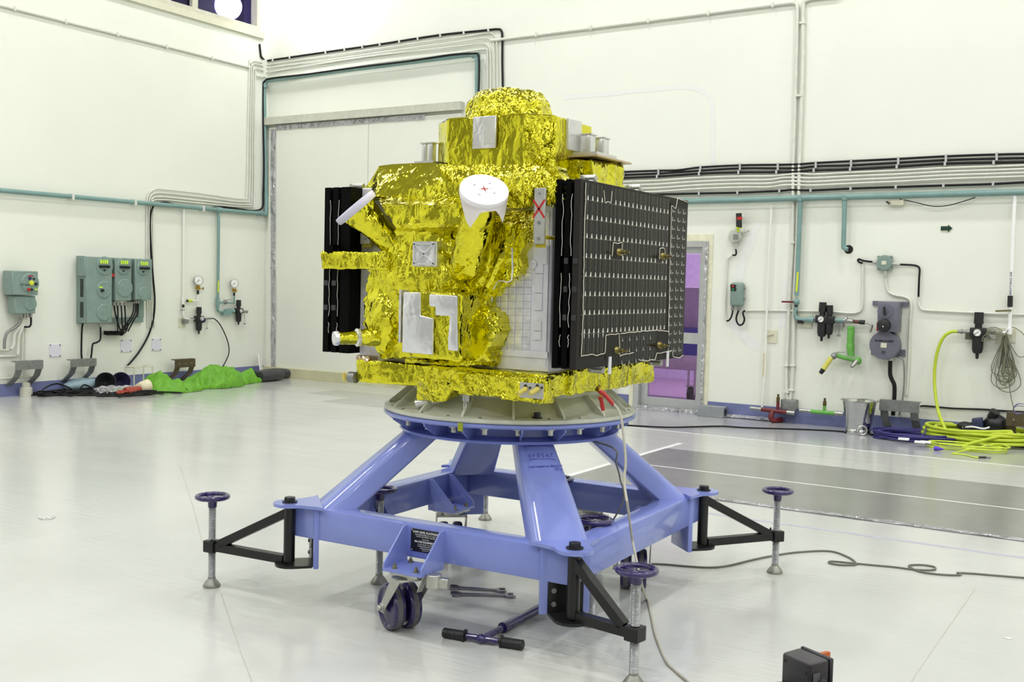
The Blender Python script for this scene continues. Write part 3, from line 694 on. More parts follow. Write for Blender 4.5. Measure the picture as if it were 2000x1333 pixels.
# translucent film over the upper right corner
relief('corner_film', [(962, 424), (985, 412), (1043, 408), (1043, 478), (1020, 492), (1008, 478), (975, 486), (962, 470), (972, 445)], lambda x, y: .016 + blob(x, y, 1000, 465, 40, 35, .03), foil_mat('thin_gold_film', (226, 216, 100), .16, .25, .2, 30, 80, 1.2), 3.5, .006, 16., seed=5)
m = MB(); m.tube([fp(1000, 484, BY0 - .075), fp(999, 548, BY0 - .07), fp(975, 549, BY0 - .06), fp(962, 572, BY0 - .04), fp(959, 612, BY0 - .03)], .004, 6, 3); m.build('silver_edge_tape', SILV, sat)
# ---- top structures
def hull(mb, pts):
    vs = [mb.bm.verts.new(V(p)) for p in pts]; bmesh.ops.convex_hull(mb.bm, input=vs); 
    bmesh.ops.delete(mb.bm, geom=[v for v in mb.bm.verts if not v.link_faces], context='VERTS'); return mb
zt2 = fp(800, 323, 3.97).z
lx0, lx1 = fp(752, 326, 3.97).x, fp(846, 322, 3.97).x
m = MB(); hull(m, [(lx0 - .08, 3.86, 1.87), (fp(906, 386, 3.83).x, 3.86, 1.87), (lx0 - .03, 3.96, zt2 + .004), (lx1 + .01, 3.96, zt2 + .004), (lx0, 4.75, zt2), (lx1, 4.75, zt2), (lx0 - .07, 4.86, 1.87), (lx1 + .2, 4.86, 1.87), (fp(735, 384, 3.82).x, 3.82, fp(735, 384, 3.82).z), (fp(900, 388, 3.82).x, 3.82, fp(900, 388, 3.82).z)])
m.crinkle(.012, .085, 5, 2); m.build('side_cowl_blanket', GOLDF, sat, 5)
MB().box((lx0 + .05, 4.0, zt2 + .004), (lx1 + .02, 4.72, zt2 + .012)).build('dark_lid', mat('dark_lid', (46, 44, 42), .4), sat)
rzl = px(1160, 303, BX1).z; ryf = px(1160, 303, BX1).y
rx0 = py(1083, 308, ryf).x; ryb = px(1228, 322, BX1).y
m = MB(); hull(m, [(rx0 + .03, ryf + .02, rzl - .01), (BX1 - .02, ryf + .02, rzl - .01), (rx0 + .03, ryb - .02, rzl - .01), (BX1 - .02, ryb - .02, rzl - .01), (rx0 + .01, ryf + .05, 1.9), (BX1 - .0, ryf + .05, 1.84), (rx0, ryb, 1.9), (BX1 - .01, ryb - .02, 1.84)])
m.bev(.012, 2); m.crinkle(.02, .024, 10, 4); m.build('side_cowl_blanket', GOLD, sat, 30)
MB().box((rx0, ryf, rzl - .004), (BX1 + .015, ryb, rzl + .004)).build('sensor_shelf', mat('copper_film', (200, 180, 150), .3, .6), sat)
# crumpled skirt between cowl and body on the right
relief('crumpled_skirt', [(992, 345), (1088, 322), (1100, 352), (1100, 395), (1068, 404), (1062, 372), (1040, 368), (1040, 405), (985, 408), (990, 385)], lambda x, y: .07 + blob(x, y, 1040, 365, 50, 40, .05), GOLDC, 3., .012, 20., seed=9)
# shoulder deck between cowls and tower
m = MB(); hull(m, [(lx1 - .05, 3.88, 1.86), (BX1 - .03, 3.89, 1.86), (lx1 - .04, 3.96, 2.035), (-2.40, 3.96, 2.02), (-2.30, 4.08, 2.02), (lx1 - .04, 4.75, 2.03), (-2.3, 4.7, 2.02), (BX1 - .03, 4.8, 1.86)])
m.crinkle(.016, .06, 7, 6); m.build('shoulder_blanket', GOLD, sat, 10)
# tower
tz0, tz1 = 1.99, 2.25
tow = [(-2.845, 4.0), (-2.43, 4.0), (-2.335, 4.085), (-2.335, 4.45), (-2.43, 4.62), (-2.845, 4.66), (-2.985, 4.5), (-2.985, 4.12)]
m = MB(); m.prism([(x, y, tz0) for x, y in tow], (0, 0, tz1 - tz0)); m.bev(.010, 2); m.crinkle(.010, .08, 5, 8); m.build('tower_blanket', GOLDF, sat, 5)
m = MB()
a, b = V((-2.435, 3.993, 0)), V((-2.325, 4.09, 0)); n_ = V((.66, -.75, 0))
hull(m, [a + Z * 1.97 + n_ * .0, b + Z * 1.97, a + Z * 2.24 + n_ * .012, b + Z * 2.24 + n_ * .008, a + Z * 1.97 - n_ * .06, b + Z * 1.97 - n_ * .06, a + Z * 2.24 - n_ * .06, b + Z * 2.24 - n_ * .06]); m.crinkle(.014, .016, 19, 3); m.build('tower_corner_film', GOLDC, sat, 30)
m = MB(); oc = V((-2.725, 4.34, 0)); n = 12
m.loft([[oc + Z * z_ + V((math.cos(2 * PI * i / n + .26), math.sin(2 * PI * i / n + .26), 0)) * r for i in range(n)] for z_, r in ((2.235, .225), (2.28, .222), (2.36, .195), (2.40, .16), (2.412, .1))]); m.crinkle(.013, .020, 14, 11); m.build('dome_blanket', GOLDC, sat, 30)
# labels / radiators on the tower
m = MB(); a, b = fp(924, 292, 3.99), fp(970, 226, 3.99); m.box((a.x, 3.982, a.z), (b.x, 3.995, b.z)); rp_ = m.bev(.002, 1).build('radiator_patch', SILV, sat)
MB().box((a.x + .062, 3.9795, a.z + .02), (b.x - .004, 3.982, b.z - .004)).build('white_tiles', mat('tile_white', (214, 214, 212), .25, .4, var=.05), rp_)
m = MB(); a, b = px(1107, 292, -2.33), px(1134, 238, -2.33); m.box((-2.338, a.y, a.z), (-2.322, b.y, b.z)); m.bev(.002, 1).build('radiator_patch', mat('tile_white', (214, 214, 212), .25), sat)
# nozzle-like silver posts on both shelves
PST = mat('polished_post', (214, 214, 212), .2, .6, var=.03)
for i, (x0, x1, y0, yb) in enumerate(((1121, 1134, 263, 302), (1133, 1154, 262, 303), (1158, 1180, 269, 304), (822, 833, 280, 318), (833, 845, 279, 318))):
    Yp = (ryf + .10, ryf + .06, ryf + .2, 4.15, 4.12)[i]; a, b = py(x0, yb, Yp), py(x1, y0, Yp); w_ = (b.x - a.x); zb = rzl if i < 3 else zt2
    m = MB(); m.box((a.x, Yp, zb + .008), (b.x, Yp + w_, b.z)).bev(.006, 2); m.box((a.x - .004, Yp - .004, b.z - .002), (b.x + .004, Yp + w_ + .004, b.z + .004)); m.build('silver_post', PST, sat, 35)
m = MB(); Yp = ryf + .03; a, b = py(1116, 304, Yp), py(1166, 300, Yp); m.box((a.x, Yp, rzl + .003), (b.x, Yp + .2, rzl + .02)); m.box((py(809, 320, 4.1).x, 4.1, zt2 + .01), (py(846, 318, 4.1).x, 4.3, zt2 + .035)); m.build('post_base', PST, sat)
# ---- antennas
def antenna(c, n, R, skirt_, label, marks):
    c = V(c); n = V(n).normalized(); u, w, _ = frame_of(n)
    cap = MB().lathe(c, n, [(R * .96, -.03), (R, -.022), (R, -.004), (R * .985, 0), (.001, .002)], 48).build('antenna_cap', skirt_, sat, 35)
    return cap, u, w
WCAP = mat('white_cap', (244, 240, 246), .45, var=.01); LCAP = mat('lavender_cap', (206, 202, 222), .4, var=.03)
A1 = py(946, 370, 3.66); n1 = V((.45, -.5, .74)).normalized()
cap, u, w = antenna(A1, n1, .102, WCAP, '', True)
cu = V((1, 0, 0)); cu = (cu - n1 * cu.dot(n1)).normalized(); cv = n1.cross(cu)
ca, sa = math.cos(.75), math.sin(.75); e1 = cu * ca + cv * sa; e2 = -cu * sa + cv * ca
q = A1 + n1 * .0028; m = MB()
for e, f_ in ((e1, e2), (e2, e1)): m.obox(q, e * .014, f_ * .0028, n1 * .0005)
m.build('red_cross', RED, cap, None)
m = MB()
for e, f_ in ((e1, e2), (e2, e1)): m.obox(q, e * .034, f_ * .0004, n1 * .0003)
for dx, dy in ((.052, 0), (-.052, 0), (0, .052), (0, -.052)):
    r = q + cu * dx * .9 + cv * dy * .9
    for e, f_ in ((cu, cv), (cv, cu)): m.obox(r, e * .009, f_ * .0006, n1 * .0003)
m.build('pencil_crosses', mat('pencil_lilac', (120, 110, 150), .6), cap, None)
m = MB(); n = 28; u1, w1, _ = frame_of(n1); bot = py(930, 425, 3.72); r0, r1 = [], []
rows = []
for t_ in (0, .5, 1):
    rows.append([])
    for i in range(n):
        a = 2 * PI * i / n; dd = u1 * math.cos(a) + w1 * math.sin(a)
        s_ = dd.dot(V((.85, .527, 0))); drop = (.012 + .075 * math.exp(-((s_ + .55) / .3) ** 2) + .06 * math.exp(-((s_ - .85) / .14) ** 2)) * t_
        rows[-1].append(A1 - n1 * .024 - Z * drop * 1.1 + V((.53, -.85, 0)) * .012 * t_ + dd * (.1015 - .006 * t_ ** 1.3))
m.loft(rows, False); bmesh.ops.solidify(m.bm, geom=m.bm.faces[:], thickness=.0015); m.build('cap_skirt', WCAP, cap, 60)
m = MB(); q = A1 - n1 * .05; 
m.obox(py(921, 386, 3.615), (.012, 0, -.002), (0, .002, 0), (.001, 0, .005)); m.build('tape_tab', mat('kapton_yellow', (190, 176, 20), .4), cap)
m = MB(); b0, b1 = A1 - n1 * .03, py(908, 545, 3.80); ax = b1 - b0
m.lathe(b0, ax, [(.066, 0), (.070, ax.length * .25), (.074, ax.length * .5), (.08, ax.length * .85), (.06, ax.length)], 20); m.crinkle(.011, .02, 12, 12); m.build('antenna_sleeve', GOLDT, sat, 30)
A2 = py(691, 401, 3.72); n2 = V((-.45, -.5, .74)).normalized()
cap2, u, w = antenna(A2, n2, .108, LCAP, '', False)
m = MB(); b0, b1 = A2 - n2 * .02, py(775, 482, 3.84); ax = b1 - b0
m.lathe(b0, ax, [(.09, 0), (.075, .05), (.062, ax.length * .5), (.058, ax.length)], 20); m.crinkle(.010, .02, 12, 13); m.build('antenna_sleeve', GOLD, sat, 30)
# ---- boom on the left, payload box, horn, square patch
m = MB(); a, b = fp(632, 508, 3.76), fp(745, 508, 3.76)
m.box((a.x, 3.74, a.z - .045), (b.x + .05, 3.87, a.z + .042)).bev(.012); m.crinkle(.010, .02, 13, 14); m.build('left_boom', GOLD, sat, 30)
m = MB(); a = fp(633, 497, 3.74); m.box((a.x - .002, 3.74, a.z), (a.x + .05, 3.8, a.z + .016)); m.box((a.x + .012, 3.75, a.z + .016), (a.x + .045, 3.79, a.z + .045)); m.build('boom_latch', PBLK, sat)
m = MB(); Yb = 3.62; a, b = fp(787, 700, Yb), fp(900, 572, Yb)
m.box((a.x, Yb, a.z), (b.x, 3.86, b.z)).bev(.014); m.crinkle(.010, .02, 12, 15); pb = m.build('payload_box', GOLDT, sat, 30)
m = MB(); pts = lambda L_: [V((py(x, y, Yb - .008).x, Yb - .014, py(x, y, Yb - .008).z)) for x, y in L_]
m.prism(pts([(789, 571), (822, 571), (822, 617), (847, 622), (846, 694), (787, 688)]), (0, .012, 0)); m.bev(.003, 2).crinkle(.003, .014, 18, 2); m.build('silver_patch', SILV, pb, 60)
m = MB(); m.prism(pts([(840, 575), (893, 578), (894, 686), (876, 684), (879, 618), (852, 616), (852, 600), (840, 598)]), (0, .012, 0)); m.bev(.003, 2).crinkle(.003, .014, 18, 3); m.build('silver_patch', SILV, pb, 60)
m = MB(); a = fp(783, 566, Yb); m.box((a.x - .006, Yb - .004, fp(783, 670, Yb).z), (a.x + .006, Yb + .05, a.z)); m.crinkle(.002, .02, 12, 3); m.build('silver_edge_tape', SILV, pb, 30)
m = MB(); a, b = fp(806, 521, 3.745), fp(855, 471, 3.745); m.box((a.x, 3.738, a.z), (b.x, 3.80, b.z)); m.bev(.003, 1); m.crinkle(.002, .015, 12, 2); sp = m.build('square_patch', SILV, sat, 30)
m = MB(); c_ = V(((a.x + b.x) / 2, 3.736, (a.z + b.z) / 2)); hw, hh = (b.x - a.x) / 2 - .012, (b.z - a.z) / 2 - .012
for k in (1, -1):
    d = V((hw, 0, hh * k)); e = V((-d.z, 0, d.x)).normalized() * .0035; m.obox(c_, d, e, (0, .003, 0))
for k in (1, -1): m.obox(c_ + V((hw * k, 0, 0)), (.004, 0, 0), (0, .003, 0), (0, 0, hh)); m.obox(c_ + V((0, 0, hh * k)), (hw, 0, 0), (0, .003, 0), (0, 0, .004))
m.build('tape_cross', mat('silver_ribbon', (226, 226, 232), .3, .6), sp, 30)
m = MB(); a, b = py(657, 661, 3.62), py(745, 658, 3.80); ax = b - a; m.lathe(a, ax, [(.028, 0), (.030, .01), (.030, .09), (.034, .10), (.036, ax.length * .6), (.045, ax.length)], 20); m.crinkle(.006, .014, 18, 4); hn = m.build('horn_sleeve', GOLD, sat, 30)
m = MB(); m.lathe(a, ax, [(.031, -.012), (.034, 0), (.033, .008), (.029, .009)], 12); m.lathe(a + ax.normalized() * .088, ax, [(.034, 0), (.042, .006), (.04, .02), (.032, .024)], 14); m.build('silver_tip', SILV, hn)
# loose film around the front foot of the box
m = MB(); hull(m, [fp(780, 700, 3.78), fp(900, 708, 3.78), fp(892, 716, 3.7), fp(850, 712, 3.66), fp(790, 698, 3.7), fp(960, 716, 3.84), fp(930, 690, 3.76)]); m.crinkle(.012, .02, 12, 16); m.build('loose_film', GOLD, sat, 30)
# thruster units below the deck
m = MB(); a = fp(853, 765, 3.82); hull(m, [fp(818, 740, 3.8), fp(892, 742, 3.8), fp(816, 780, 3.84), fp(870, 783, 3.80), fp(895, 770, 3.86), fp(830, 740, 3.95), fp(890, 740, 3.95)]); m.crinkle(.012, .018, 14, 17); th = m.build('thruster_blanket', GOLDC, sat, 30)
m = MB(); m.cyl(fp(812, 789, 3.84), fp(870, 779, 3.9), .018, .022, 16); m.crinkle(.004, .014, 16, 3); m.build('silver_tip', SILV, th)
m = MB(); a, b = fp(895, 770, 3.80), fp(926, 745, 3.80); m.box((a.x, 3.8, a.z), (b.x, 3.88, b.z)); m.crinkle(.006, .02, 14, 30); th = m.build('thruster_blanket', GOLDT, sat, 30)
m = MB(); c_ = fp(911, 776, 3.84); m.cyl(c_ + Z * .012, c_ - Z * .018, .022, .02, 30); m.build('thruster_nozzle', STEEL, th)
m = MB(); m.tube([c_ + V((-.004, -.01, -.015)), c_ + V((-.005, -.012, -.05)), c_ + V((.001, -.012, -.078)), c_ + V((.006, -.012, -.05)), c_ + V((.005, -.01, -.015))], .0018, 6, 3); m.build('lock_pin', WHITE, th)
m = MB(); a, b = fp(1018, 776, 3.765), fp(1064, 750, 3.765); m.box((a.x, 3.752, a.z), (b.x, 3.757, b.z)); pl = m.build('plug_plate', mat('plug_plate', (196, 196, 192), .35, .5), sat)
for xx in (1028, 1051):
    q = fp(xx, 762, 3.752); m = MB(); m.cyl(q + V((0, -.002, .004)), q + V((-.012, -.045, -.014)), .011, .009, 14); m.build('yellow_plug', mat('plug_yellow', (206, 190, 90), .4), pl)
    m = MB(); m.cyl(q + V((-.004, 0, .016)), q + V((-.004, -.003, .016)), .007, n=12); m.cyl(q + V((.018, 0, .01)), q + V((.018, -.003, .01)), .005, n=10); m.build('plug_hole', BLACK, pl)
q = V((-3.2, 3.80, 1.045)); 
for k in range(2): MB().cyl(q + V((-.03 - .022 * k, -.01, -.012)), q + V((-.03 - .022 * k, -.01, .024)), .011, n=14).build('yellow_plug', mat('plug_yellow', (206, 190, 90), .4), sat)
MB().cyl(q + V((-.03, 0, .005)), q + V((.01, 0, .005)), .026, n=18).build('connector', GALV, sat)
# ---- solar panels, three hinged leaves each side
PY0, PY1, PZ0, PZ1 = 3.79, 4.905, 1.160, 1.930
CELL = bpy.data.materials.new('solar_cell'); CELL.use_nodes = True
def _cell(nt):
    b = nt.nodes['Principled BSDF']; b.inputs['Base Color'].default_value = (*lin((18, 18, 16)), 1); b.inputs['Roughness'].default_value = .06; b.inputs['Specular IOR Level'].default_value = .14; b.inputs['Coat Weight'].default_value = .0; b.inputs['Coat Roughness'].default_value = .03
    tc = nd(nt, 'ShaderNodeTexCoord'); n = nd(nt, 'ShaderNodeTexNoise', Scale=7.0, Detail=2.0); nt.links.new(tc.outputs['Object'], n.inputs['Vector'])
    w = nd(nt, 'ShaderNodeTexWave', Scale=10.0, Distortion=1.5); w.bands_direction = 'Y'; nt.links.new(tc.outputs['Object'], w.inputs['Vector'])
    a = nd(nt, 'ShaderNodeMath', operation='ADD'); nt.links.new(n.outputs['Fac'], a.inputs[0]); nt.links.new(w.outputs['Fac'], a.inputs[1])
    bp = nd(nt, 'ShaderNodeBump', Strength=.12, Distance=.004); nt.links.new(a.outputs[0], bp.inputs['Height']); nt.links.new(bp.outputs['Normal'], b.inputs['Coat Normal']); nt.links.new(bp.outputs['Normal'], b.inputs['Normal'])
_cell(CELL.node_tree)
PGR = mat('panel_grey_black', (40, 38, 36), .55, spec=.15, var=.04, scale=6)
WIRE = mat('harness_wire', (222, 216, 200), .4)
for side in (1, -1):
    xo = -2.035 if side == 1 else -3.392
    for k, (d0, d1) in enumerate(((0, .030), (.045, .070), (.088, .114)) if side == 1 else ((0, .034), (.05, .084), (.1, .16))):
        m = MB(); m.box((xo - side * d0, PY0, PZ0), (xo - side * d1, PY1, PZ1)).bev(.002, 1)
        pn = m.build('solar_panel', PGR if (k == 0 and side == 1) else PBLK, sat, 30)
        if k == 0: outer = pn
        if k < 2:
            m = MB(); rnd = random.Random(k + side)
            for (za, zb) in ((PZ1 - .06, 1.62), (1.55, 1.33), (1.30, PZ0 + .09)):
                P = [V((xo - side * (d1 + .004 + .006 * rnd.random()), PY0 - .004, za + (zb - za) * j / 9)) for j in range(10)]; m.tube(P, .0014, 5, 2)
            m.build('edge_wire', mat('edge_wire', (190, 190, 186), .4), pn)
        if k < 2 :
            m = MB()
            for zz in (1.60, 1.485, 1.37): m.box((xo - side * (d0 + .004), PY0 - .003, zz - .012), (xo - side * (d1 - .004), PY0 + .001, zz + .012))
            m.build('edge_clips', mat('edge_clip', (70, 70, 72), .3, .5), pn)
    if side == -1: outer_l = outer
    else: outer_r = outer
    # hinge fittings on the top and bottom edges
    for (yy, zz, dz) in ((PY0 + .18, PZ1, 1), (PY0 + .62, PZ1, 1), (PY0 + .30, PZ0, -1), (PY1 - .2, PZ0, -1)):
        q = V((xo - side * .055, yy, zz)); m = MB()
        m.box(q + V((-.028, -.02, 0)), q + V((.028, .02, .010 * dz))); m.cyl(q + V((-.03, 0, .02 * dz)), q + V((.03, 0, .02 * dz)), .015, n=16)
        m.cyl(q + V((-.02, -.035, .02 * dz)), q + V((-.02, .035, .02 * dz)), .012, n=12); m.bev(.002, 1); m.build('hinge', ZINC, sat, 35)
        if dz < 0 and side == 1:
            m = MB(); m.box((xo + .001, yy - .012, zz - .035), (xo + .006, yy + .012, zz + .04)); m.build('hinge_tab', ALU, sat)
# cell field on the outer face (drawn in panel coordinates: s along Y, t down from the top)
xo = -2.035; W_, H_ = PY1 - PY0, PZ1 - PZ0
def pp(s, t, d=0.): return V((xo + d, PY0 + s, PZ1 - t))
def inv(x, y): p = px(x, y, xo); return p.y - PY0, PZ1 - p.z
m = MB()
s0, t0 = inv(1141, 356); s1 = inv(1306, 395)[0]; rowsT = [inv(1139, y)[1] for y in (389, 427, 464, 503, 540, 578, 615, 652)]; tend = inv(1135, 695)[1]
m.box(pp(s0, t0, .0002), pp(s1, rowsT[-1] - .004, .0012)); m.box(pp(s0, rowsT[-1] - .0035, .0002), pp(inv(1180, 690)[0], tend, .0012))
cs0, cs1 = inv(1309, 480)[0], W_ - .006
m.box(pp(cs0, inv(1325, 405)[1], .0002), pp(cs1, inv(1322, 694)[1], .0012))
bs0, bs1 = inv(1211, 655)[0], inv(1281, 655)[0]; bt0, bt1 = inv(1211, 652)[1], inv(1240, 706)[1]
m.box(pp(bs0, bt0, .0002), pp(bs1, bt1, .0012))
# interconnect tabs and finger wires
m.mi = 1; nC = 20; cw = (s1 - s0) / nC; rnd = random.Random(3)
edges = [t0] + rowsT
for ri, t in enumerate(rowsT):
    for c in range(nC):
        s_ = s0 + cw * (c + .78)
        if ri == 0 and c in (4, 5): continue
        if ri == 3 and c in (6, 7, 17): continue
        m.prism([pp(s_ - .0065, t, .0014), pp(s_ + .0065, t, .0014), pp(s_ + .0028, t - .019, .0014), pp(s_ - .0012, t - .019, .0014)], (.0008, 0, 0))
for c in range(5):
    s_ = s0 + cw * (c + .78); t = rowsT[-1] + .022; m.prism([pp(s_ - .004, t - .018, .0014), pp(s_ + .004, t - .018, .0014), pp(s_ + .001, t, .0014), pp(s_ - .001, t, .0014)], (.0008, 0, 0))
nr = 17
for r in range(nr):
    t = inv(1325, 415)[1] + r * (inv(1322, 685)[1] - inv(1325, 415)[1]) / (nr - 1)
    for c in range(3):
        s_ = cs0 + .012 + c * (cs1 - cs0) / 3.05
        m.prism([pp(s_, t + .004, .0014), pp(s_ + .012, t + .004, .0014), pp(s_ + .004, t, .0014), pp(s_ + .002, t - .016, .0014), pp(s_, t - .014, .0014)], (.0008, 0, 0))
        m.prism([pp(s_ + .02, t + .003, .0014), pp(s_ + .028, t - .005, .0014), pp(s_ + .030, t - .002, .0014), pp(s_ + .022, t + .005, .0014)], (.0006, 0, 0))
for r in range(3):
    for c in range(5):
        s_ = bs0 + .02 + c * (bs1 - bs0) / 5.2; t = bt0 + .03 + r * .05
        m.prism([pp(s_, t + .004, .0014), pp(s_ + .012, t + .003, .0014), pp(s_ + .004, t, .0014), pp(s_ + .001, t - .014, .0014)], (.0008, 0, 0))
m.mi = 2
for ri in range(len(rowsT)):
    ta, tb = edges[ri], edges[ri + 1] - .024
    for c in range(nC):
        s_ = s0 + cw * (c + .78)
        if ri == 3 and c in (6, 7, 17): continue
        if ri == 0 and c in (4, 5): continue
        m.tube([pp(s_ + .0022 * math.sin(j * 1.9 + c), ta + (tb - ta) * j / 6, .0014) for j in range(7)], .0007, 4, 1)
for c in range(5):
    s_ = s0 + cw * (c + .78); m.tube([pp(s_ + .0022 * math.sin(j * 1.9 + c), rowsT[-1] + .025 + (tend - rowsT[-1] - .03) * j / 5, .0014) for j in range(6)], .0007, 4, 1)
for t in rowsT: m.tube([pp(s0, t + .001, .0013), pp(s1, t + .001, .0013)], .0006, 4, 1)
TABM = mat('tab_white', (224, 222, 214), .35, .3); FNG = mat('finger_grey', (132, 126, 108), .4)
# blank patches around hold-downs, harness outlines, hold-down bolts
m.mi = 3
for (x0, y0, x1, y1) in ((1178, 350, 1193, 396), (1194, 474, 1214, 505), (1284, 484, 1298, 510), (1183, 655, 1209, 700), (1309, 396, 1320, 410)):
    a, b = inv(x0, y0), inv(x1, y1); m.box(pp(a[0], max(a[1], .004), .0015), pp(b[0], b[1], .0022))
m.build('cell_field', [CELL, TABM, FNG, PGR], outer_r, None)
m = MB(); rnd = random.Random(8)
def harness(L_, r=.0017):
    P = [pp(*inv(x, y), .004) for x, y in L_]; Q = []
    for a, b in zip(P, P[1:]):
        n = max(2, int((b - a).length / .02))
        for j in range(n): Q.append(a.lerp(b, j / n) + V((0, (rnd.random() - .5) * .004, (rnd.random() - .5) * .004)))
    Q.append(P[-1]); m.tube(Q, r, 5, 2)
harness([(1143, 358), (1140, 450), (1138, 560), (1137, 620), (1134, 696), (1148, 693), (1164, 694), (1180, 690), (1182, 655), (1207, 652), (1209, 695), (1222, 692), (1236, 689)])
harness([(1210, 652), (1232, 649), (1258, 647), (1282, 646), (1304, 648), (1306, 560), (1308, 480), (1310, 403), (1318, 408), (1322, 388), (1341, 395)])
harness([(1178, 372), (1180, 396), (1186, 394), (1192, 396), (1194, 374)])
harness([(1194, 500), (1196, 475), (1205, 476), (1213, 475), (1214, 505)]); harness([(1286, 506), (1287, 486), (1292, 485), (1297, 487), (1297, 506)])
harness([(1246, 703), (1262, 705), (1278, 702), (1282, 690), (1296, 689), (1311, 685), (1313, 697), (1325, 699), (1333, 694)])
m.build('wire_harness', WIRE, outer_r)
for (x, y) in ((1207, 493), (1292, 501), (1203, 685), (1286, 675)):
    q = pp(*inv(x, y), .002); m = MB(); m.cyl(q, q + V((.012, 0, 0)), .018, .015, 30); m.cyl(q + V((.012, 0, 0)), q + V((.03, 0, 0)), .010, n=6); m.cyl(q + V((.03, 0, 0)), q + V((.052, 0, 0)), .005, n=10); m.build('hold_down_bolt', mat('olive_bolt', (150, 138, 84), .35, .9), outer_r, 35)
# deck skirt on the panel side
m = MB(); m.box((-2.21, 4.0, 1.028), (-2.165, 4.86, 1.14)).bev(.012); m.crinkle(.014, .026, 11, 21); m.build('deck_blanket', GOLD, sat, 30)
# ---------------------------------------------------------------- left wall: pipes, conduits, electrical boxes
def run(name, paths, r, m, label, cat, n=8, k=5, clips=None, group=None, clipm=None):
    """one continuous cable, conduit or pipe; clips = list of world points"""
    mb = MB(); mb.tube(paths, r, n, k); o = mb.build(name, m, None, 60); tag(o, label, cat, group)
    for c_, ax in clips or []:
        u, w, ax = frame_of(ax)
        q = MB(); q.obox(c_, ax * .012, (u * (r + .009)), w * (r + .009)).bev(.002, 1).build('clip', clipm or CONDUIT, o, None)
    return o
def on(pts, wall, off): return [(LW if wall == 'l' else RW)(x, y, off) for x, y in pts]
o = run('green_pipe', on([(-420, 333), (0, 372), (130, 383.5), (260, 395), (400, 407.5), (505, 416.8)], 'l', .06) + on([(519.5, 413), (518.5, 330), (517, 240), (516.5, 170)], 'r', .07) + on([(521, 159), (534, 156.5), (640, 142), (760, 127), (880, 112), (922, 107.5)], 'r', .07) + on([(931, 113), (931.5, 150), (932, 186), (934, 400)], 'r', .07), .030, GREENP, 'long green pipe on the left wall climbing the corner and crossing above the sliding door', 'pipe', 12, 4)
for p, ax in ((LW(427, 410, .06), (0, 1, 0)), (LW(507, 417, .06), (0, 1, 0)), (RW(518, 165, .07), (0, 0, 1)), (RW(929, 108, .07), (1, 0, 0))):
    u, w, a = frame_of(ax); MB().cyl(p - a * .05, p + a * .05, .038, n=14).build('pipe_fitting', GREENP, o)
for x in (140, 262, 395): 
    p = LW(x, 383.5 + (x - 130) * .0889, .06); MB().box(p + V((-.06, -.015, -.04)), p + V((.04, .015, .04))).build('pipe_clamp', CONDUIT, o)
for k, (a, b) in enumerate((((487.5, 126), (481, 388)), ((491.5, 130), (486.5, 394)), ((495, 137), (491, 400)), ((499, 146), (495, 404)))):
    ph = on([a, (a[0] - (a[0] - b[0]) * .5, (a[1] + b[1]) / 2), (b[0] + .8, b[1] - 14), (b[0] - 9, b[1] + .5), (400, b[1] - 9 + k), (320, b[1] - 18 + k * 1.5), (300 - k * .5, b[1] - 17 + k * 2), (288 + k * 4, b[1] - 2), (287 + k * 4, 440), (287 + k * 4.2, 520), (289 + k * 4.2, 640)], 'l', .022)
    R_ = [[(488, 124), (496, 119), (510, 122)], [(492, 128), (497, 125), (511, 128)], [(496, 136), (500, 134), (512, 137)], [(499, 146), (503, 149), (512, 150)]][k]
    rr_ = [[(524, 126), (635, 110), (781, 89), (900, 72), (950, 65), (963, 67), (970, 80), (971, 120), (972, 173), (974, 366)], [(527, 132), (635, 118), (781, 97), (890, 82), (945, 75), (958, 78), (964, 90), (965, 173), (967, 374)], [(526, 141), (616, 126), (745, 107), (900, 90), (940, 85), (953, 90), (957, 104), (958, 173), (959, 382)], [(524, 151), (558, 150), (635, 139), (745, 122), (827, 112), (900, 103), (945, 97), (952, 104), (952, 173), (953, 390)]][k]
    run('wall_conduit', on(rr_[::-1], 'r', .022) + on(R_[::-1], 'l', .022) + ph, .011, CONDUIT, 'thin off white conduit in the bundle rounding the corner, %s of four' % ('topmost', 'second from the top', 'third from the top', 'lowest')[k], 'conduit', 6, 4)
run('wall_conduit', on([(-300, -65), (0, 10.3), (160, 50.2), (330, 92), (489, 132)], 'l', .02), .018, CONDUIT, 'single sloping conduit high on the left wall below the window', 'conduit', 8, 3, [(LW(x, 10.3 + x * .2489, .02), (0, 1, 0)) for x in (28, 128, 229, 325, 414)])
run('wall_conduit', on([(958, 79.5), (982, 76.5), (1150, 55.5), (1350, 30), (1535, 6.5), (1549, 6), (1557, 15), (1556, 90), (1553, 200), (1549, 330)], 'r', .025), .020, CONDUIT, 'off white conduit crossing the upper door wall and dropping beside its twin', 'conduit', 8, 4, [(RW(x, 76.5 - (x - 982) * .126, .025), (1, 0, 0)) for x in (1048, 1155, 1267, 1384, 1510)])
run('wall_conduit', on([(1640, -8), (1590, -3), (1574, 2), (1569, 14), (1568, 120), (1564, 250), (1561, 330), (1560, 395), (1553, 560), (1549, 700), (1546, 760), (1541, 793)], 'r', .025), .022, CONDUIT, 'right one of two upright off white conduits on the door wall, reaching the floor box', 'conduit', 8, 4, [(RW(x, y, .025), (0, 0, 1)) for x, y in ((1568, 45), (1562, 187), (1549, 714), (1546, 762))])
run('wall_conduit', on([(1549, 330), (1548, 470), (1543, 560), (1536, 715), (1537, 770), (1540, 793)], 'r', .025), .020, CONDUIT, 'left lower upright conduit running down to the small floor box', 'conduit', 8, 4, [(RW(x, y, .025), (0, 0, 1)) for x, y in ((1548, 474), (1536, 714), (1537, 766))])
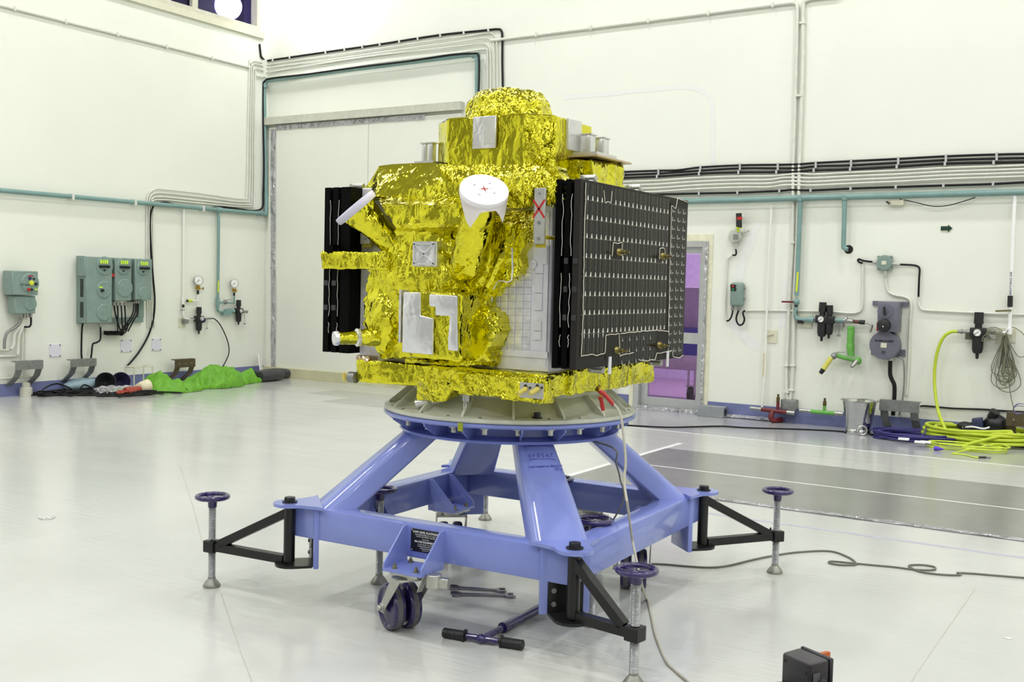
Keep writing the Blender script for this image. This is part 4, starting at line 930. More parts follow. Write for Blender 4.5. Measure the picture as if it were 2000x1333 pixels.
c = RW(1542, 795, .05); t = MB().obox(c, (.085, 0, 0), (0, .06, 0), (0, 0, .085)).bev(.008).build('floor_box', GALV, None); tag(t, 'small dented metal box at the foot of the two upright conduits', 'box')
BC = mat('black_cable', (12, 12, 15), .5, spec=.3)
run('black_cable', on([(507, 86), (509, 104), (511, 112)], 'l', .02) + on([(520, 118.5), (533, 117), (635, 102), (739, 87), (855, 69), (940, 60), (970, 57), (979, 60), (981, 75), (981, 120), (982, 173), (985, 352)], 'r', .02), .015, BC, 'black cable topping the conduit bundle above the sliding door', 'cable', 8, 5, [(RW(x, y, .02), (1, 0, 0)) for x, y in ((534, 117), (567, 111.5), (637, 102), (674, 96), (709, 91), (743, 86.5), (781, 81), (817, 75), (861, 69), (907, 64), (955, 58.5))])
run('black_cable', on([(930, 395), (929, 260), (935, 180), (936, 120), (933, 106), (922, 104.5), (880, 107), (800, 119), (700, 131), (600, 145), (530, 153), (516, 160), (513.5, 172), (514, 240), (515.5, 320), (514, 380), (512, 406)], 'r', .108) + on([(495, 412), (470, 409), (430, 405), (390, 408), (350, 402), (325, 396), (308, 398), (297, 408), (293, 440), (297, 520), (302, 580), (300, 620), (290, 655), (270, 690), (247, 717)], 'l', .03), .013, BC, 'long black cable following the green pipe round the corner and hanging to the floor', 'cable', 8, 5)
# green drop with gauge and regulator
def gauge(par, c, nrm, r=.055):
    n = V(nrm).normalized(); MB().lathe(c, n, [(r * .9, -.035), (r, -.03), (r, .004), (r * .93, .006), (r * .92, .0)], 28).build('gauge_case', STEEL, par)
    o = MB().lathe(c, n, [(r * .9, 0), (r * .9, .003)], 28).build('gauge_dial', mat('dial_white', (235, 235, 232), .4), par)
    u, w, _ = frame_of(n); MB().obox(c + n * .004 + u * .008 + w * .006, (u + w * .7).normalized() * .025, (w - u * .7).normalized() * .003, n * .0008).build('needle', BLACK, o)
def regulator(par, c, along, h=1., dial=None):
    """black filter regulator: knob on top, body, bowl with drain"""
    z = Z * h; m = MB(); m.cyl(c + z * .06, c + z * .14, .032 * h, .030 * h, 16); m.cyl(c + z * .03, c + z * .06, .024 * h, n=14); m.build('regulator_knob', BLACK, par)
    m = MB(); m.obox(c, V(along).normalized() * .05 * h, V(along).cross(Z).normalized() * .035 * h, z * .033); m.bev(.006).build('regulator_body', BLACK, par)
    m = MB(); m.lathe(c - z * .033, -Z, [(.038 * h, 0), (.036 * h, .08 * h), (.030 * h, .105 * h), (.012 * h, .115 * h), (.010 * h, .145 * h), (.004, .15 * h)], 18); m.build('filter_bowl', BLACK, par)
    if dial is not None: gauge(par, c + V(dial) * .045 * h, dial, .025 * h)
NL, NR = V((1, 0, 0)), V((0, -1, 0))
c = LW(427, 500, .06)
t = thing('gas_drop', 'green wall drop with upper right gauge and black regulator, nearest the corner', 'pipework', LW(425, 606, .06))
m = MB(); m.tube(on([(427, 412), (426.5, 500), (425.2, 590), (425, 606)], 'l', .06), .022, 10, 2); m.tube(on([(426, 591), (440, 591.5), (457, 592), (457.5, 578)], 'l', .06), .014, 8, 1); m.cyl(LW(425.2, 582, .06), LW(425, 598, .06), .03, n=12); m.build('pipe', GREENP, t)
MB().obox(LW(426.4, 560, .083), (.002, 0, 0), (0, .012, 0), (0, 0, .085)).build('yellow_label', mat('label_yellow', (206, 216, 60), .5), t)
MB().ball(LW(440, 590.5, .06), .035).tube(on([(441, 588), (444, 586), (452, 585.8)], 'l', .09), .005, 6, 1).build('ball_valve', GALV, t)
m = MB(); m.cyl(LW(457.3, 578, .06), LW(457.3, 571, .06), .016, n=12); m.build('black_sleeve', BLACK, t)
m = MB(); m.obox(LW(457.3, 567, .06), (.02, 0, 0), (0, .022, 0), (0, 0, .024)); m.cyl(LW(457.3, 562, .06), LW(457.5, 557, .06), .01, n=10); m.tube(on([(460, 570), (461, 571), (463.5, 567)], 'l', .08), .006, 6, 1); m.build('needle_valve', BRASS, t)
gauge(t, LW(458, 554, .10), NL + V((.0, -.35, 0)), .062)
m = MB(); m.tube(on([(425, 606), (430, 609.5), (446, 609.5)], 'l', .06), .018, 8, 3); m.obox(LW(442, 612, .06), (.03, 0, 0), (0, .075, 0), (0, 0, .032)); m.cyl(LW(440, 608, .06), LW(457, 608, .06), .03, n=12); m.tube(on([(443, 604), (446, 603), (454, 603)], 'l', .10), .005, 6, 1); m.build('valve_block', GREENP, t)
regulator(t, LW(466, 607.5, .07), (0, 1, 0), 1.15, NL)
m = MB(); m.cyl(LW(470, 608.5, .07), LW(483, 609.5, .07), .022, n=12); m.tube(on([(477.5, 612), (477.8, 632)], 'l', .07), .004, 5, 1); m.obox(LW(477.8, 633, .07), (.006, 0, 0), (0, .018, 0), (0, 0, .01)); m.build('outlet', STEEL, t)
t = thing('gas_drop', 'white wall drop with gauge and black regulator feeding a thin black hose', 'pipework', LW(362, 640, .05))
m = MB(); m.tube(on([(359, 410), (358.5, 540), (357.5, 600)], 'l', .05), .014, 8, 2); m.tube(on([(357.5, 588), (372, 588), (386.5, 588), (387, 575)], 'l', .05), .012, 8, 1); m.tube(on([(358, 606), (358.5, 618), (363, 623.5), (378, 623.5)], 'l', .05), .014, 8, 2); m.cyl(LW(357.5, 583, .05), LW(357.5, 595, .05), .022, n=12); m.build('pipe', mat('pale_pipe', (232, 232, 226), .4, var=.01), t)
m = MB(); m.cyl(LW(357.7, 592, .05), LW(357.9, 601, .05), .018, n=12); m.build('black_sleeve', BLACK, t)
m = MB(); m.cyl(LW(362.5, 588, .05), LW(367, 588, .05), .017, n=12); m.build('black_sleeve', BLACK, t)
m = MB(); m.cyl(LW(367, 588, .05), LW(375, 588, .05), .018, n=12); m.build('yellow_valve', mat('label_yellow', (206, 216, 60), .5), t)
m = MB(); m.obox(LW(356.5, 606, .05), (.01, 0, 0), (0, .035, 0), (0, 0, .008)); m.build('handle', GALV, t)
m = MB(); m.box(LW(348, 640, 0), LW(363, 621, .008)); m.build('back_plate', CREAM, t)
m = MB(); m.obox(LW(362, 628, .05), (.03, 0, 0), (0, .035, 0), (0, 0, .03)); m.cyl(LW(370, 623, .05), LW(381, 623.5, .05), .014, n=10); m.build('mount_block', GALV, t)
m = MB(); m.cyl(LW(386.5, 575, .05), LW(386.6, 567, .05), .018, n=12); m.build('black_sleeve', BLACK, t)
m = MB(); m.obox(LW(386.6, 562, .05), (.02, 0, 0), (0, .022, 0), (0, 0, .03)); m.cyl(LW(389, 563.5, .05), LW(396, 564, .05), .006, n=8); m.obox(LW(397, 564, .05), (.006, 0, 0), (0, .006, 0), (0, 0, .02)); m.cyl(LW(386.6, 558, .05), LW(387, 553, .05), .01, n=8); m.build('needle_valve', BRASS, t)
gauge(t, LW(388, 548, .09), NL + V((0, -.35, 0)), .066)
regulator(t, LW(388.5, 623, .06), (0, 1, 0), 1.2, NL)
m = MB(); m.ball(LW(396, 626, .08), (.04, .05, .04)); m.build('purple_cap', PURPLE, t); gauge(t, LW(395, 622.5, .12), NL, .028)
m = MB(); m.cyl(LW(400, 623, .06), LW(412, 622.5, .06), .014, n=10); m.tube(on([(404, 625), (404.3, 641)], 'l', .06), .004, 5, 1); m.obox(LW(404.3, 642, .06), (.006, 0, 0), (0, .014, 0), (0, 0, .008)); m.build('outlet', STEEL, t)
q = LW(430, 728, .12)
run('air_hose', on([(412, 622.5), (418, 623), (428, 632), (438, 650), (446, 672), (447, 690), (440, 708), (432, 722)], 'l', .07) + [LW(429.5, 738, .3)], .008, BC, 'thin black hose hanging from the white drop down to the green suit', 'hose', 6, 5)
# main switchboard
def lbox(mb, x0, y0, x1, y1, d0, d1):
    a, b = LW(x0, y1, d1), LW(x1, y0, d1); mb.box((XW + d0, a.y, a.z), (XW + d1, b.y, b.z)); return mb
def ldisc(par, x, y, d, r, h, m_, name='round_cover'):
    c_ = LW(x, y, d); mb = MB(); mb.lathe(c_, NL, [(r * 1.08, 0), (r * 1.08, h * .4), (r, h * .6), (r * .94, h), (.001, h * 1.05)], 32); return mb.build(name, m_, par, 35), c_ + NL * h
sw = thing('switchboard', 'large grey green switchboard of three enclosures with rows of small yellow labels', 'switchboard', LW(222, 632, .15))
m = MB(); lbox(m, 155, 632, 166, 500, .0, .06); lbox(m, 155, 630, 280, 622, .0, .05); lbox(m, 155, 508, 290, 501, 0, .05); lbox(m, 272, 621, 281, 510, 0, .056); m.build('mounting_frame', TEALBOX, sw)
DARKT = mat('dark_slot', (36, 46, 42), .5)
yl = LW(169, 560, .22).y
for za, zb in ((LW(165, 620, .1).z, LW(165, 590, .1).z), (LW(165, 580, .1).z, LW(165, 545, .1).z), (LW(165, 538, .1).z, LW(165, 512, .1).z)): MB().box((XW + .10, yl - .006, za), (XW + .16, yl + .002, zb)).build('dark_slot', DARKT, sw)
D = .22
YL = mat('label_lime', (206, 240, 70), .5)
# enclosures: column one has three covers, the others two
for ci, (x0, x1, yb, covers) in enumerate(((169, 219, 631, ((204, 520, .115), (203, 566, .105), (203, 611, .105))), (225.5, 257, 588, ((241, 521, .105), (243, 563, .115))), (264, 297, 586, ((280, 523, .1), (282, 574, .09))))):
    m = MB(); lbox(m, x0, yb, x1, 503 + ci * 1.2, .07, D); 
    if ci == 0: lbox(m, 165, 540, x0, 502, .07, D)
    e = m.bev(.008, 1).build('enclosure', TEALBOX, sw)
    for (x, y, r) in covers:
        dc, top = ldisc(e, x, y, D, r, .014, mat('cover_grey_green', (124, 146, 138), .35, var=.08, scale=20))
        m = MB(); lbox(m, x - 2, 503 + ci * 1.2, x + 3, 501 + ci * 1.2, .12, .16)
    x, y, r = covers[0]
    q = LW(x, y, D + .018)
    for j in range(4):
        MB().obox(q + V((0, -.05 + .031 * j + (.02 if ci else 0), .055)), (.002, 0, 0), (0, .011, 0), (0, 0, .024)).build('yellow_label', YL, e)
    for j in range(6):
        MB().obox(q + V((.012, -.068 + .026 * j + (.02 if ci else 0), -.008)), (.014, 0, 0), (0, .008, .003), (0, -.004, .014)).build('toggle', BLACK, e)
    m = MB(); m.cyl(q + V((0, -.0, -.055)), q + V((.012, 0, -.055)), .012, n=12); m.build('knob', BLACK, e)
    if ci == 0:
        q = LW(203, 566, D + .018); MB().obox(q + V((0, -.045, .03)), (.002, 0, 0), (0, .026, 0), (0, 0, .009)).build('yellow_label', YL, e); MB().lathe(q + V((0, -.03, -.012)), NL, [(.02, 0), (.018, .03)], 12).build('knob', BLACK, e)
for (x, y0, y1) in ((222, 541, 564), (222, 567, 590), (261, 541, 564), (261, 567, 590)):
    m = MB(); lbox(m, x - 2.4, y1, x + 2.4, y0, .05, .16); m.build('dark_slot', DARKT, sw)
MB().obox(LW(222.5, 538, .2), (.01, 0, 0), (0, .035, 0), (0, 0, .02)).build('red_tag', RED, sw)
for k, (xa, xb_) in enumerate(((222, 236), (229, 230), (236, 240), (243, 246), (262, 238), (266, 244), (270, 250))):
    ya_ = 592 if xa < 250 else 588
    P = on([(xa, ya_), (xa + (xb_ - xa) * .15 + 1, 612), (xa + (xb_ - xa) * .6, 632), (xb_, 648 + k % 3)], 'l', .12)
    o = MB(); o.tube(P, .010, 7, 5); o.build('supply_cable', BC, sw); MB().cyl(LW(xa, ya_ - 1, .12), LW(xa, ya_ + 5, .12), .014, n=10).build('cable_gland', STEEL, sw)
m = MB(); rnd = random.Random(5); P = []
for j in range(70):
    a = j * .9; P.append(LW(222 + 20 * math.cos(a * .73 + .4) * (.75 + .25 * rnd.random()), 651 + 3.5 * math.sin(a), .08 + .05 * math.sin(a * 1.7)))
for g in range(3): P += on([(228 + 6 * g, 652), (240 + 4 * g, 640 - 4 * g), (246 + 2 * g, 632), (248, 645), (238, 655)], 'l', .12)
m.tube(P, .007, 5, 3); m.build('cable_bundle', BC, sw)
m = MB(); m.tube(on([(162, 632), (160, 645), (159, 690), (161, 705)], 'l', .05), .012, 7, 4); m.build('supply_cable', BC, sw)
m = MB(); m.tube(on([(196, 636), (196.5, 655), (195, 665), (188, 670), (181, 673), (179, 690), (177, 702)], 'l', .08), .012, 7, 4); m.build('supply_cable', BC, sw)
m = MB(); m.cyl(LW(195.5, 631, .1), LW(196, 639, .1), .02, n=12); m.build('cable_gland', STEEL, sw)
# isolator unit at the far left
t = thing('isolator_box', 'smaller grey green isolator box with round dial plate at the left edge', 'electrical box', LW(46, 615, .15))
m = MB(); lbox(m, 16, 575, 28, 530, 0, .1); m.build('side_bracket', mat('slate_bracket', (70, 74, 84), .5), t)
m = MB(); lbox(m, 24, 577, 75, 529, .05, .24); m.bev(.01, 1); e = m.build('upper_case', TEALBOX, t)
m = MB(); lbox(m, 29, 613, 70, 578, .05, .2); m.bev(.01, 1); e2 = m.build('lower_case', TEALBOX, t)
ldisc(e, 58, 553, .24, .112, .014, mat('cover_grey_green', (124, 146, 138)), 'dial_plate'); ldisc(e2, 59, 594, .2, .078, .012, mat('cover_grey_green', (124, 146, 138)))
for (x, y, mm_, r) in ((61, 553, mat('label_yellow', (206, 216, 60)), .03), (56, 566, RED, .02), (62, 566, BLACK, .014), (70, 555, BLACK, .018), (58, 544, PURPLE, .018), (66, 545, BLACK, .012), (70, 566, YL, .012)):
    c_ = LW(x, y, .257); MB().lathe(c_, NL, [(r, -.004), (r, .012), (r * .8, .016)], 14).build('dial_button', mm_, e)
MB().obox(LW(60, 539.5, .257), (.002, 0, 0), (0, .03, 0), (0, 0, .006)).build('red_tag', RED, e)
text('TC NO', .036, LW(49, 557, .257), (0, 1, 0), (0, 0, 1), BLACK, 'lettering', e)
for k, L_ in enumerate(([(40, 617), (38, 632), (24, 643), (14, 650), (9, 665), (8.5, 682)], [(48, 617), (44, 632), (34, 645), (28, 655), (27, 672), (22, 682)], [(52, 617), (47, 634), (40, 648), (36, 665), (35, 692)])):
    m = MB(); m.tube(on(L_, 'l', .10 if k < 1 else .07), .018, 8, 4); m.build('outlet_conduit', GALV if k < 1 else CONDUIT, t)
m = MB(); m.tube(on([(60, 617), (60.5, 632), (57, 638.5), (48, 639)], 'l', .1), .012, 7, 4); m.build('supply_cable', BC, t)
for k, x in enumerate((44, 49)):
    m = MB(); m.tube(on([(x + 1, 640), (x, 690), (x - .5, 735)], 'l', .04), .012, 7, 2); m.build('outlet_conduit', CONDUIT, t)
for x in (40, 48, 53, 60): MB().cyl(LW(x, 613, .12), LW(x, 620, .12), .02, n=10).build('cable_gland', STEEL, t)
t = run('wall_conduit', on([(-20, 683), (10, 684), (22, 682)], 'l', .03), .018, CONDUIT, 'upper short conduit leaving the picture at the left edge', 'conduit')
t = run('wall_conduit', on([(-20, 696), (20, 696), (35, 695)], 'l', .03), .016, CONDUIT, 'lower short conduit leaving the picture at the left edge', 'conduit')
t = run('wall_conduit', on([(-20, 741), (40, 738), (75, 734)], 'l', .02), .010, CONDUIT, 'thin conduit just above the blue skirting at the left edge', 'conduit')
c = LW(51, 764, .12); tag(MB().lathe(V((c.x, c.y, 0)), Z, [(.075, 0), (.07, .10), (.06, .11), (.05, .11), (.045, .16), (.02, .17)], 20).build('concrete_plug', mat('concrete', (196, 194, 180), .7, var=.08, scale=30), None), 'pale round concrete plug standing against the blue skirting', 'concrete plug')
# U-shaped stub brackets
def stub(wall, x0, x1, y0, y1, yf0, yf1, m_, label, dz=.10, legs=True):
    f = LW if wall == 'l' else RW; n = NL if wall == 'l' else NR; al = V((0, 1, 0)) if wall == 'l' else V((1, 0, 0))
    a, b = f(x0, y0, .22), f(x1, y1, .22); zt = (a.z + b.z) / 2 + .0; t = thing('stub_bracket', label, 'bracket', V(((a.x + b.x) / 2, (a.y + b.y) / 2, 0)))
    ln = (b - a).dot(al); c_ = a + al * ln / 2; c_.z = zt - dz / 2
    m = MB(); m.obox(c_, al * ln / 2, n * .008, Z * dz / 2); m.obox(c_ + Z * dz / 2 - n * .04, al * ln / 2, n * .04, Z * .006); bar = m.build('cross_bar', m_, t)
    for k in range(3): MB().cyl(c_ + al * (k - 1) * ln * .3 + n * .008, c_ + al * (k - 1) * ln * .3 + n * .013, .012, n=10).build('bolt_head', STEEL, bar)
    for s_ in (0, 1):
        e = c_ + al * (ln / 2 - .05) * (1 if s_ else -1)
        m = MB(); top = e - n * .01 + Z * dz / 2; P_ = [top, top - Z * dz, V((e.x, e.y, 0)) + Z * (zt - dz - .08) - n * .05, V((e.x, e.y, 0)) + Z * (zt - dz - .2) - n * .215]
        for p_, q_ in zip(P_, P_[1:]): d = q_ - p_; m.obox((p_ + q_) / 2, d / 2 * 1.03, al * .04, d.cross(al).normalized() * .008)
        m.build('leg', m_, t)
    return t
stub('l', 30, 84, 708, 704, 0, 0, GALV, 'grey steel stub bracket under the isolator box at the left edge')
stub('l', 138, 188, 704, 701, 0, 0, GALV, 'grey steel stub bracket below the large switchboard', .09)
stub('l', 342, 381, 703, 702, 0, 0, mat('brown_steel', (92, 80, 56), .5, .3, var=.12), 'brown steel stub bracket behind the green suit', .11)
t = stub('r', 1718, 1796, 782, 787, 0, 0, GALV, 'grey steel stub bracket right of the bucket', .11)
t = stub('r', 1966, 2040, 807, 812, 0, 0, mat('brown_steel', (92, 80, 56), .5, .3, var=.12), 'brown steel stub bracket at the right edge behind the yellow hose', .13)
# blank white cover plates
for (x0, y0, x1, y1, lb) in ((97, 673, 119, 697, 'white blank plate left of the switchboard bracket'), (236.5, 664, 257, 688, 'white blank plate under the tangled switchboard cables'), (297, 662, 315, 685, 'white blank plate right of the hanging black cable')):
    t = thing('cover_plate', lb, 'plate', LW((x0 + x1) / 2, y1, .01)); m = MB(); lbox(m, x0, y1, x1, y0, -.003, .012); m.bev(.002, 1); m.build('plate', mat('plate_pale', (222, 220, 232), .4, var=.02), t)
    for x, y in ((x0 + 1.6, y0 + 1.6), (x1 - 1.6, y0 + 1.6), (x0 + 1.6, y1 - 1.6), (x1 - 1.6, y1 - 1.6)): MB().cyl(LW(x, y, .012), LW(x, y, .016), .008, n=10).build('screw', BLACK, t)
# open wire frame stand and leaning card
t = thing('document_stand', 'pale open wire stand standing by the wall behind the green suit', 'stand', V((XW + .25, LW(279, 740, .25).y, 0)))
a, b = LW(262, 718, .3), LW(298, 718, .3); m = MB()
for X_ in (XW + .3, XW + .12): m.tube([V((X_, a.y, 0)), V((X_, a.y, a.z)), V((X_, b.y, a.z)), V((X_, b.y, 0))], .010, 6, 1)
for y_ in (a.y, b.y): m.tube([V((XW + .3, y_, a.z)), V((XW + .12, y_, a.z))], .010, 6, 1)
m.build('frame', CREAM, t)
c = LW(521, 722, .05); t = MB(); a = V((XW + .30, YW - .34, 0)); t.obox(a + V((-.09, .05, .18)), V((.09, -.12, 0)) * .8, V((.02, .02, .006)) * .15, V((-.06, .03, .2)) * .9); tag(t.build('leaning_card', WHITE, None), 'white card leaning in the corner beside the sliding door', 'card')
# ---------------------------------------------------------------- door wall, right part
clipz = mat('cable_saddle', (200, 200, 200), .35, .5)
cy = [((985, 352), (1100, 344), (1160, 340), (1219, 336), (1287, 333.5), (1325, 332.5), (1369, 327), (1446, 323), (1520, 322), (1560, 321), (1594, 318.5), (1663, 315), (1755, 310.5), (1848, 305.5), (1947, 302), (2060, 300)),
      ((985, 358), (1100, 350), (1160, 346), (1219, 342), (1287, 339), (1368, 333.5), (1446, 329), (1520, 329), (1560, 328.5), (1594, 325), (1663, 323), (1755, 318), (1848, 313), (1947, 310), (2060, 308)),
      ((985, 364), (1100, 356), (1160, 352), (1217, 348), (1284, 345), (1366, 339.5), (1443, 337), (1517, 336.5), (1560, 335.5), (1590, 333), (1661, 331), (1752, 326), (1846, 320), (1941, 318), (2060, 316)),
      ((985, 395), (1130, 386), (1230, 381), (1310, 379.5), (1366, 378), (1441, 376.5), (1523, 373), (1545, 371), (1584, 372), (1662, 368.5), (1750, 365.5), (1843, 362.5), (1940, 359.5), (2060, 353))]
for k, P in enumerate(cy):
    run('black_cable', on(P, 'r', .035), .0130, BC, ('topmost of the black cables clipped along the door wall', 'second black cable from the top clipped along the door wall', 'third black cable from the top clipped along the door wall', 'black cable lowest in the bundle, just above the green pipe')[k], 'cable', 8, 4, [(RW(*p, .03), (1, 0, 0)) for p in P if p[0] in (1219, 1287, 1369, 1446, 1520, 1594, 1663, 1755, 1848, 1947, 1368, 1217, 1284, 1366, 1443, 1517, 1590, 1661, 1752, 1846, 1941, 1441, 1523, 1584, 1662, 1750, 1843, 1940)], clipm=clipz)
for k in range(4):
    dy = k * 7.2
    P = [(965, 368 + dy * 1.1), (1100, 360 + dy * 1.05), (1215, 355 + dy * 1.02), (1287, 352.5 + dy), (1360, 347.5 + dy), (1441, 344.5 + dy), (1500, 344 + dy), (1530, 342 + dy - (2 if k in (1, 2, 3) else 0)), (1560, 339 + dy + (1 if k else 0)), (1590, 340.5 + dy), (1662, 337 + dy), (1755, 333 + dy), (1848, 328 + dy), (1940, 325 + dy), (2060, 321 + dy)]
    run('wall_conduit', on(P, 'r', .035), .0115, CONDUIT, '%s off white cable between black cables on the door wall' % ('first', 'second', 'third', 'fourth')[k] + (' from the top' if k < 3 else ' from the top, lowest one'), 'conduit', 8, 4)
o = run('green_pipe', on([(934, 402), (1080, 399), (1220, 396), (1346, 393.5), (1480, 389.8), (1600, 386), (1745, 382.5), (1880, 378.5), (2060, 374)], 'r', .07), .034, GREENP, 'straight green header pipe across the door wall behind the solar panel', 'pipe', 12, 3)
for k, x in enumerate((1563, 1650)): MB().cyl(RW(x, 384 - k * 2, .07), RW(x, 393 - k * 2, .07), .036, n=12).build('pipe_tee', GREENP, o)
MB().box(RW(1737, 402, .0), RW(1765, 390, .06)).build('pipe_support', CREAM, o)
MB().cyl(RW(1738, 398, .08), RW(1731, 394, .08), .01, n=8).build('support_bolt', BLACK, o)
run('thin_wire', on([(1757, 389), (1790, 396), (1820, 403), (1850, 402), (1880, 394), (1905, 386)], 'r', .05), .005, BC, 'thin sagging wire under the green header pipe', 'wire', 5, 4)
# first drop: valve, regulators, hose tail
t = thing('gas_drop', 'green pipe drop with maroon lever and a pair of black regulators on the door wall', 'pipework', RW(1556, 625, .07))
m = MB(); m.tube(on([(1563, 390), (1561, 450), (1558, 530), (1556, 578)], 'r', .07), .026, 10, 2); m.tube(on([(1554.5, 600), (1553.5, 615), (1556, 622), (1566, 624), (1585, 625)], 'r', .07), .024, 10, 3); m.cyl(RW(1576, 624, .07), RW(1590, 625, .07), .035, n=12); m.build('pipe', GREENP, t)
m = MB(); m.obox(RW(1557, 551, .0975), (.011, 0, 0), (0, .0015, 0), (.004, 0, .11)); m.build('yellow_label', mat('label_yellow', (206, 216, 60), .5), t)
MB().ball(RW(1555.5, 590, .07), .04).build('ball_valve', GREENP, t)
m = MB(); m.obox(RW(1538.5, 590, .1), (.068, 0, 0), (0, .008, 0), (0, 0, .010)); m.build('lever', MAROON, t)
m = MB(); m.cyl(RW(1555, 595, .07), RW(1554.3, 614, .07), .02, n=12); m.build('black_sleeve', BLACK, t)
m = MB(); m.box(RW(1560, 640, 0), RW(1586, 616, .02)); m.build('back_plate', CREAM, t)
MB().box(RW(1560, 632, .03), RW(1567, 625, .09)).build('mount_block', BLACK, t)
m = MB(); m.cyl(RW(1586, 623, .07), RW(1600, 624, .07), .018, n=10); m.build('nipple', GALV, t)
regulator(t, RW(1606, 624, .09), (1, 0, 0), 1.35, NR); regulator(t, RW(1620, 625, .09), (1, 0, 0), 1.15)
m = MB(); m.cyl(RW(1621.5, 617, .09), RW(1621.5, 613.5, .09), .016, n=10); m.build('red_button', RED, t)
m = MB(); m.cyl(RW(1628, 625.5, .08), RW(1650, 626.5, .08), .022, n=12); m.build('green_nipple', GREENP, t)
m = MB(); m.cyl(RW(1648, 626.5, .08), RW(1666, 628, .08), .026, n=12); m.cyl(RW(1652, 624, .08), RW(1655, 624.3, .08), .034, n=12); m.build('coupling', STEEL, t)
m = MB(); m.cyl(RW(1667, 628.5, .08), RW(1678, 629.5, .08), .02, n=12); m.build('brown_grip', mat('brown_grip', (92, 50, 36), .5), t)
m = MB(); m.cyl(RW(1679, 629.5, .08), RW(1689, 630, .08), .025, n=12); m.build('black_sleeve', BLACK, t)
m = MB(); m.tube(on([(1690, 630.5), (1697, 631.5), (1703, 636), (1702, 642), (1699, 649)], 'r', .08), .012, 8, 4); m.build('bent_outlet', STEEL, t)
m = MB(); m.tube(on([(1639, 632), (1638.5, 655)], 'r', .08), .004, 5, 1); m.obox(RW(1638, 656, .08), (.02, 0, 0), (0, .01, 0), (0, 0, .01)); m.obox(RW(1641, 634, .05), (.04, 0, 0), (0, .03, 0), (0, 0, .03)); m.build('chain_plug', GALV, t)
t = thing('gas_drop', 'short green pipe drop ending in a dark hole in the door wall', 'pipework', RW(1650, 486, .07))
m = MB(); m.tube(on([(1649.5, 388), (1649, 430), (1647.5, 478), (1649, 485), (1656, 487)], 'r', .07), .026, 10, 2); m.build('pipe', GREENP, t)
m = MB(); c_ = RW(1657.5, 487.5, .0); m.lathe(c_, NR, [(.05, 0), (.045, .004)], 10); m.build('wall_hole', mat('hole_black', (26, 24, 22), .8), t)
# beacon, push-button box, junction box and their conduits
LG = mat('light_grey_enamel', (186, 189, 180), .4, .2)
t = thing('alarm_beacon', 'black and red beacon on a round grey junction box above the push button station', 'beacon', RW(1438, 500, .05))
m = MB(); m.cyl(RW(1443.5, 445, .1), RW(1443, 417, .1), .034, .034, 16); bk = m.build('beacon_body', BLACK, t)
m = MB(); m.cyl(RW(1443.8, 430, .1), RW(1443.7, 424, .1), .0355, n=16); m.build('red_band', RED, t)
m = MB(); m.cyl(RW(1442.3, 447, .1), RW(1442.5, 444, .1), .034, n=16); m.cyl(RW(1441.5, 453, .1), RW(1442, 447, .1), .014, n=10); m.build('yellow_base', mat('lime_base', (190, 210, 30), .4), t)
m = MB(); m.lathe(RW(1438, 462, .02), NR, [(.078, 0), (.078, .05), (.07, .07), (.02, .075)], 28); m.cyl(RW(1437, 474, .05), RW(1436.5, 487, .05), .018, n=12); m.cyl(RW(1449, 456, .05), RW(1463, 451, .05), .013, n=10); jb = m.build('junction_box', LG, t)
MB().obox(RW(1437, 463, .097), (.03, 0, 0), (0, .002, 0), (0, 0, .03)).build('data_plate', GALV, jb)
m = MB(); m.tube(on([(1437, 487), (1438, 494), (1436, 499), (1431, 498)], 'r', .05), .010, 7, 4); m.build('cable_tail', BC, t)
run('wall_conduit', on([(1431, 498), (1424, 503), (1420, 510), (1418, 550), (1416, 600), (1417, 618), (1421, 626)], 'r', .025), .012, CONDUIT, 'thin conduit linking beacon and push button station', 'conduit', 7, 4)
t = thing('push_button_station', 'grey green push button station with a red and a green button', 'control box', RW(1437, 600, .05))
m = MB(); a, b = RW(1424, 598, .1), RW(1451, 552, .1); m.box((a.x, YW - .1, a.z), (b.x, YW, b.z)); m.bev(.03, 3); m.build('case', TEALBOX, t)
a = RW(1432, 559, .1); 
for (x, y, mm_) in ((1432, 559, RED), (1432.5, 565.5, mat('green_button', (30, 120, 70), .4))):
    q = RW(x, y, .1); mb = MB(); mb.obox(q, (.034, 0, 0), (0, .005, 0), (0, 0, .018)); mb.build('button_surround', BLACK, t); MB().cyl(q + NR * .004, q + NR * .016, .014, n=14).build('button', mm_, t)
for y in (563, 584): MB().cyl(RW(1452, y, .05), RW(1456, y, .05), .015, n=10).build('gland_plug', GALV, t)
for x in (1431, 1443): MB().cyl(RW(x, 598, .06), RW(x - .5, 607, .06), .018, n=12).build('cable_gland', GALV, t)
m = MB(); m.tube(on([(1431, 607), (1429, 618), (1424, 626), (1419, 627)], 'r', .06), .010, 7, 4); m.build('cable_tail', BC, t)
m = MB(); m.tube(on([(1442.5, 607), (1438, 622), (1442, 634), (1450, 634), (1454, 624), (1451, 612), (1455, 607)], 'r', .06), .011, 7, 4); m.build('cable_tail', BC, t)
run('wall_conduit', on([(1455, 607), (1480, 606.5), (1560, 607.5), (1620, 609), (1660, 612), (1676, 610), (1684, 600), (1685, 560), (1685, 520), (1684, 514)], 'r', .02), .013, CONDUIT, 'white conduit running low from the push button station to the hooked black cable', 'conduit', 7, 4)
run('black_cable', on([(1685, 514), (1679, 513), (1675.5, 509), (1678, 506.5), (1684, 509), (1700, 511.5), (1714, 512)], 'r', .035), .011, BC, 'short black cable hooked at its end left of the junction box', 'cable', 7, 4)
t = thing('junction_box', 'round grey green junction box above the grey power socket', 'junction box', RW(1730, 535, .02))
m = MB(); c_ = RW(1729.5, 514, .01); m.lathe(c_, NR, [(.085, 0), (.085, .05), (.078, .07), (.02, .075)], 28)
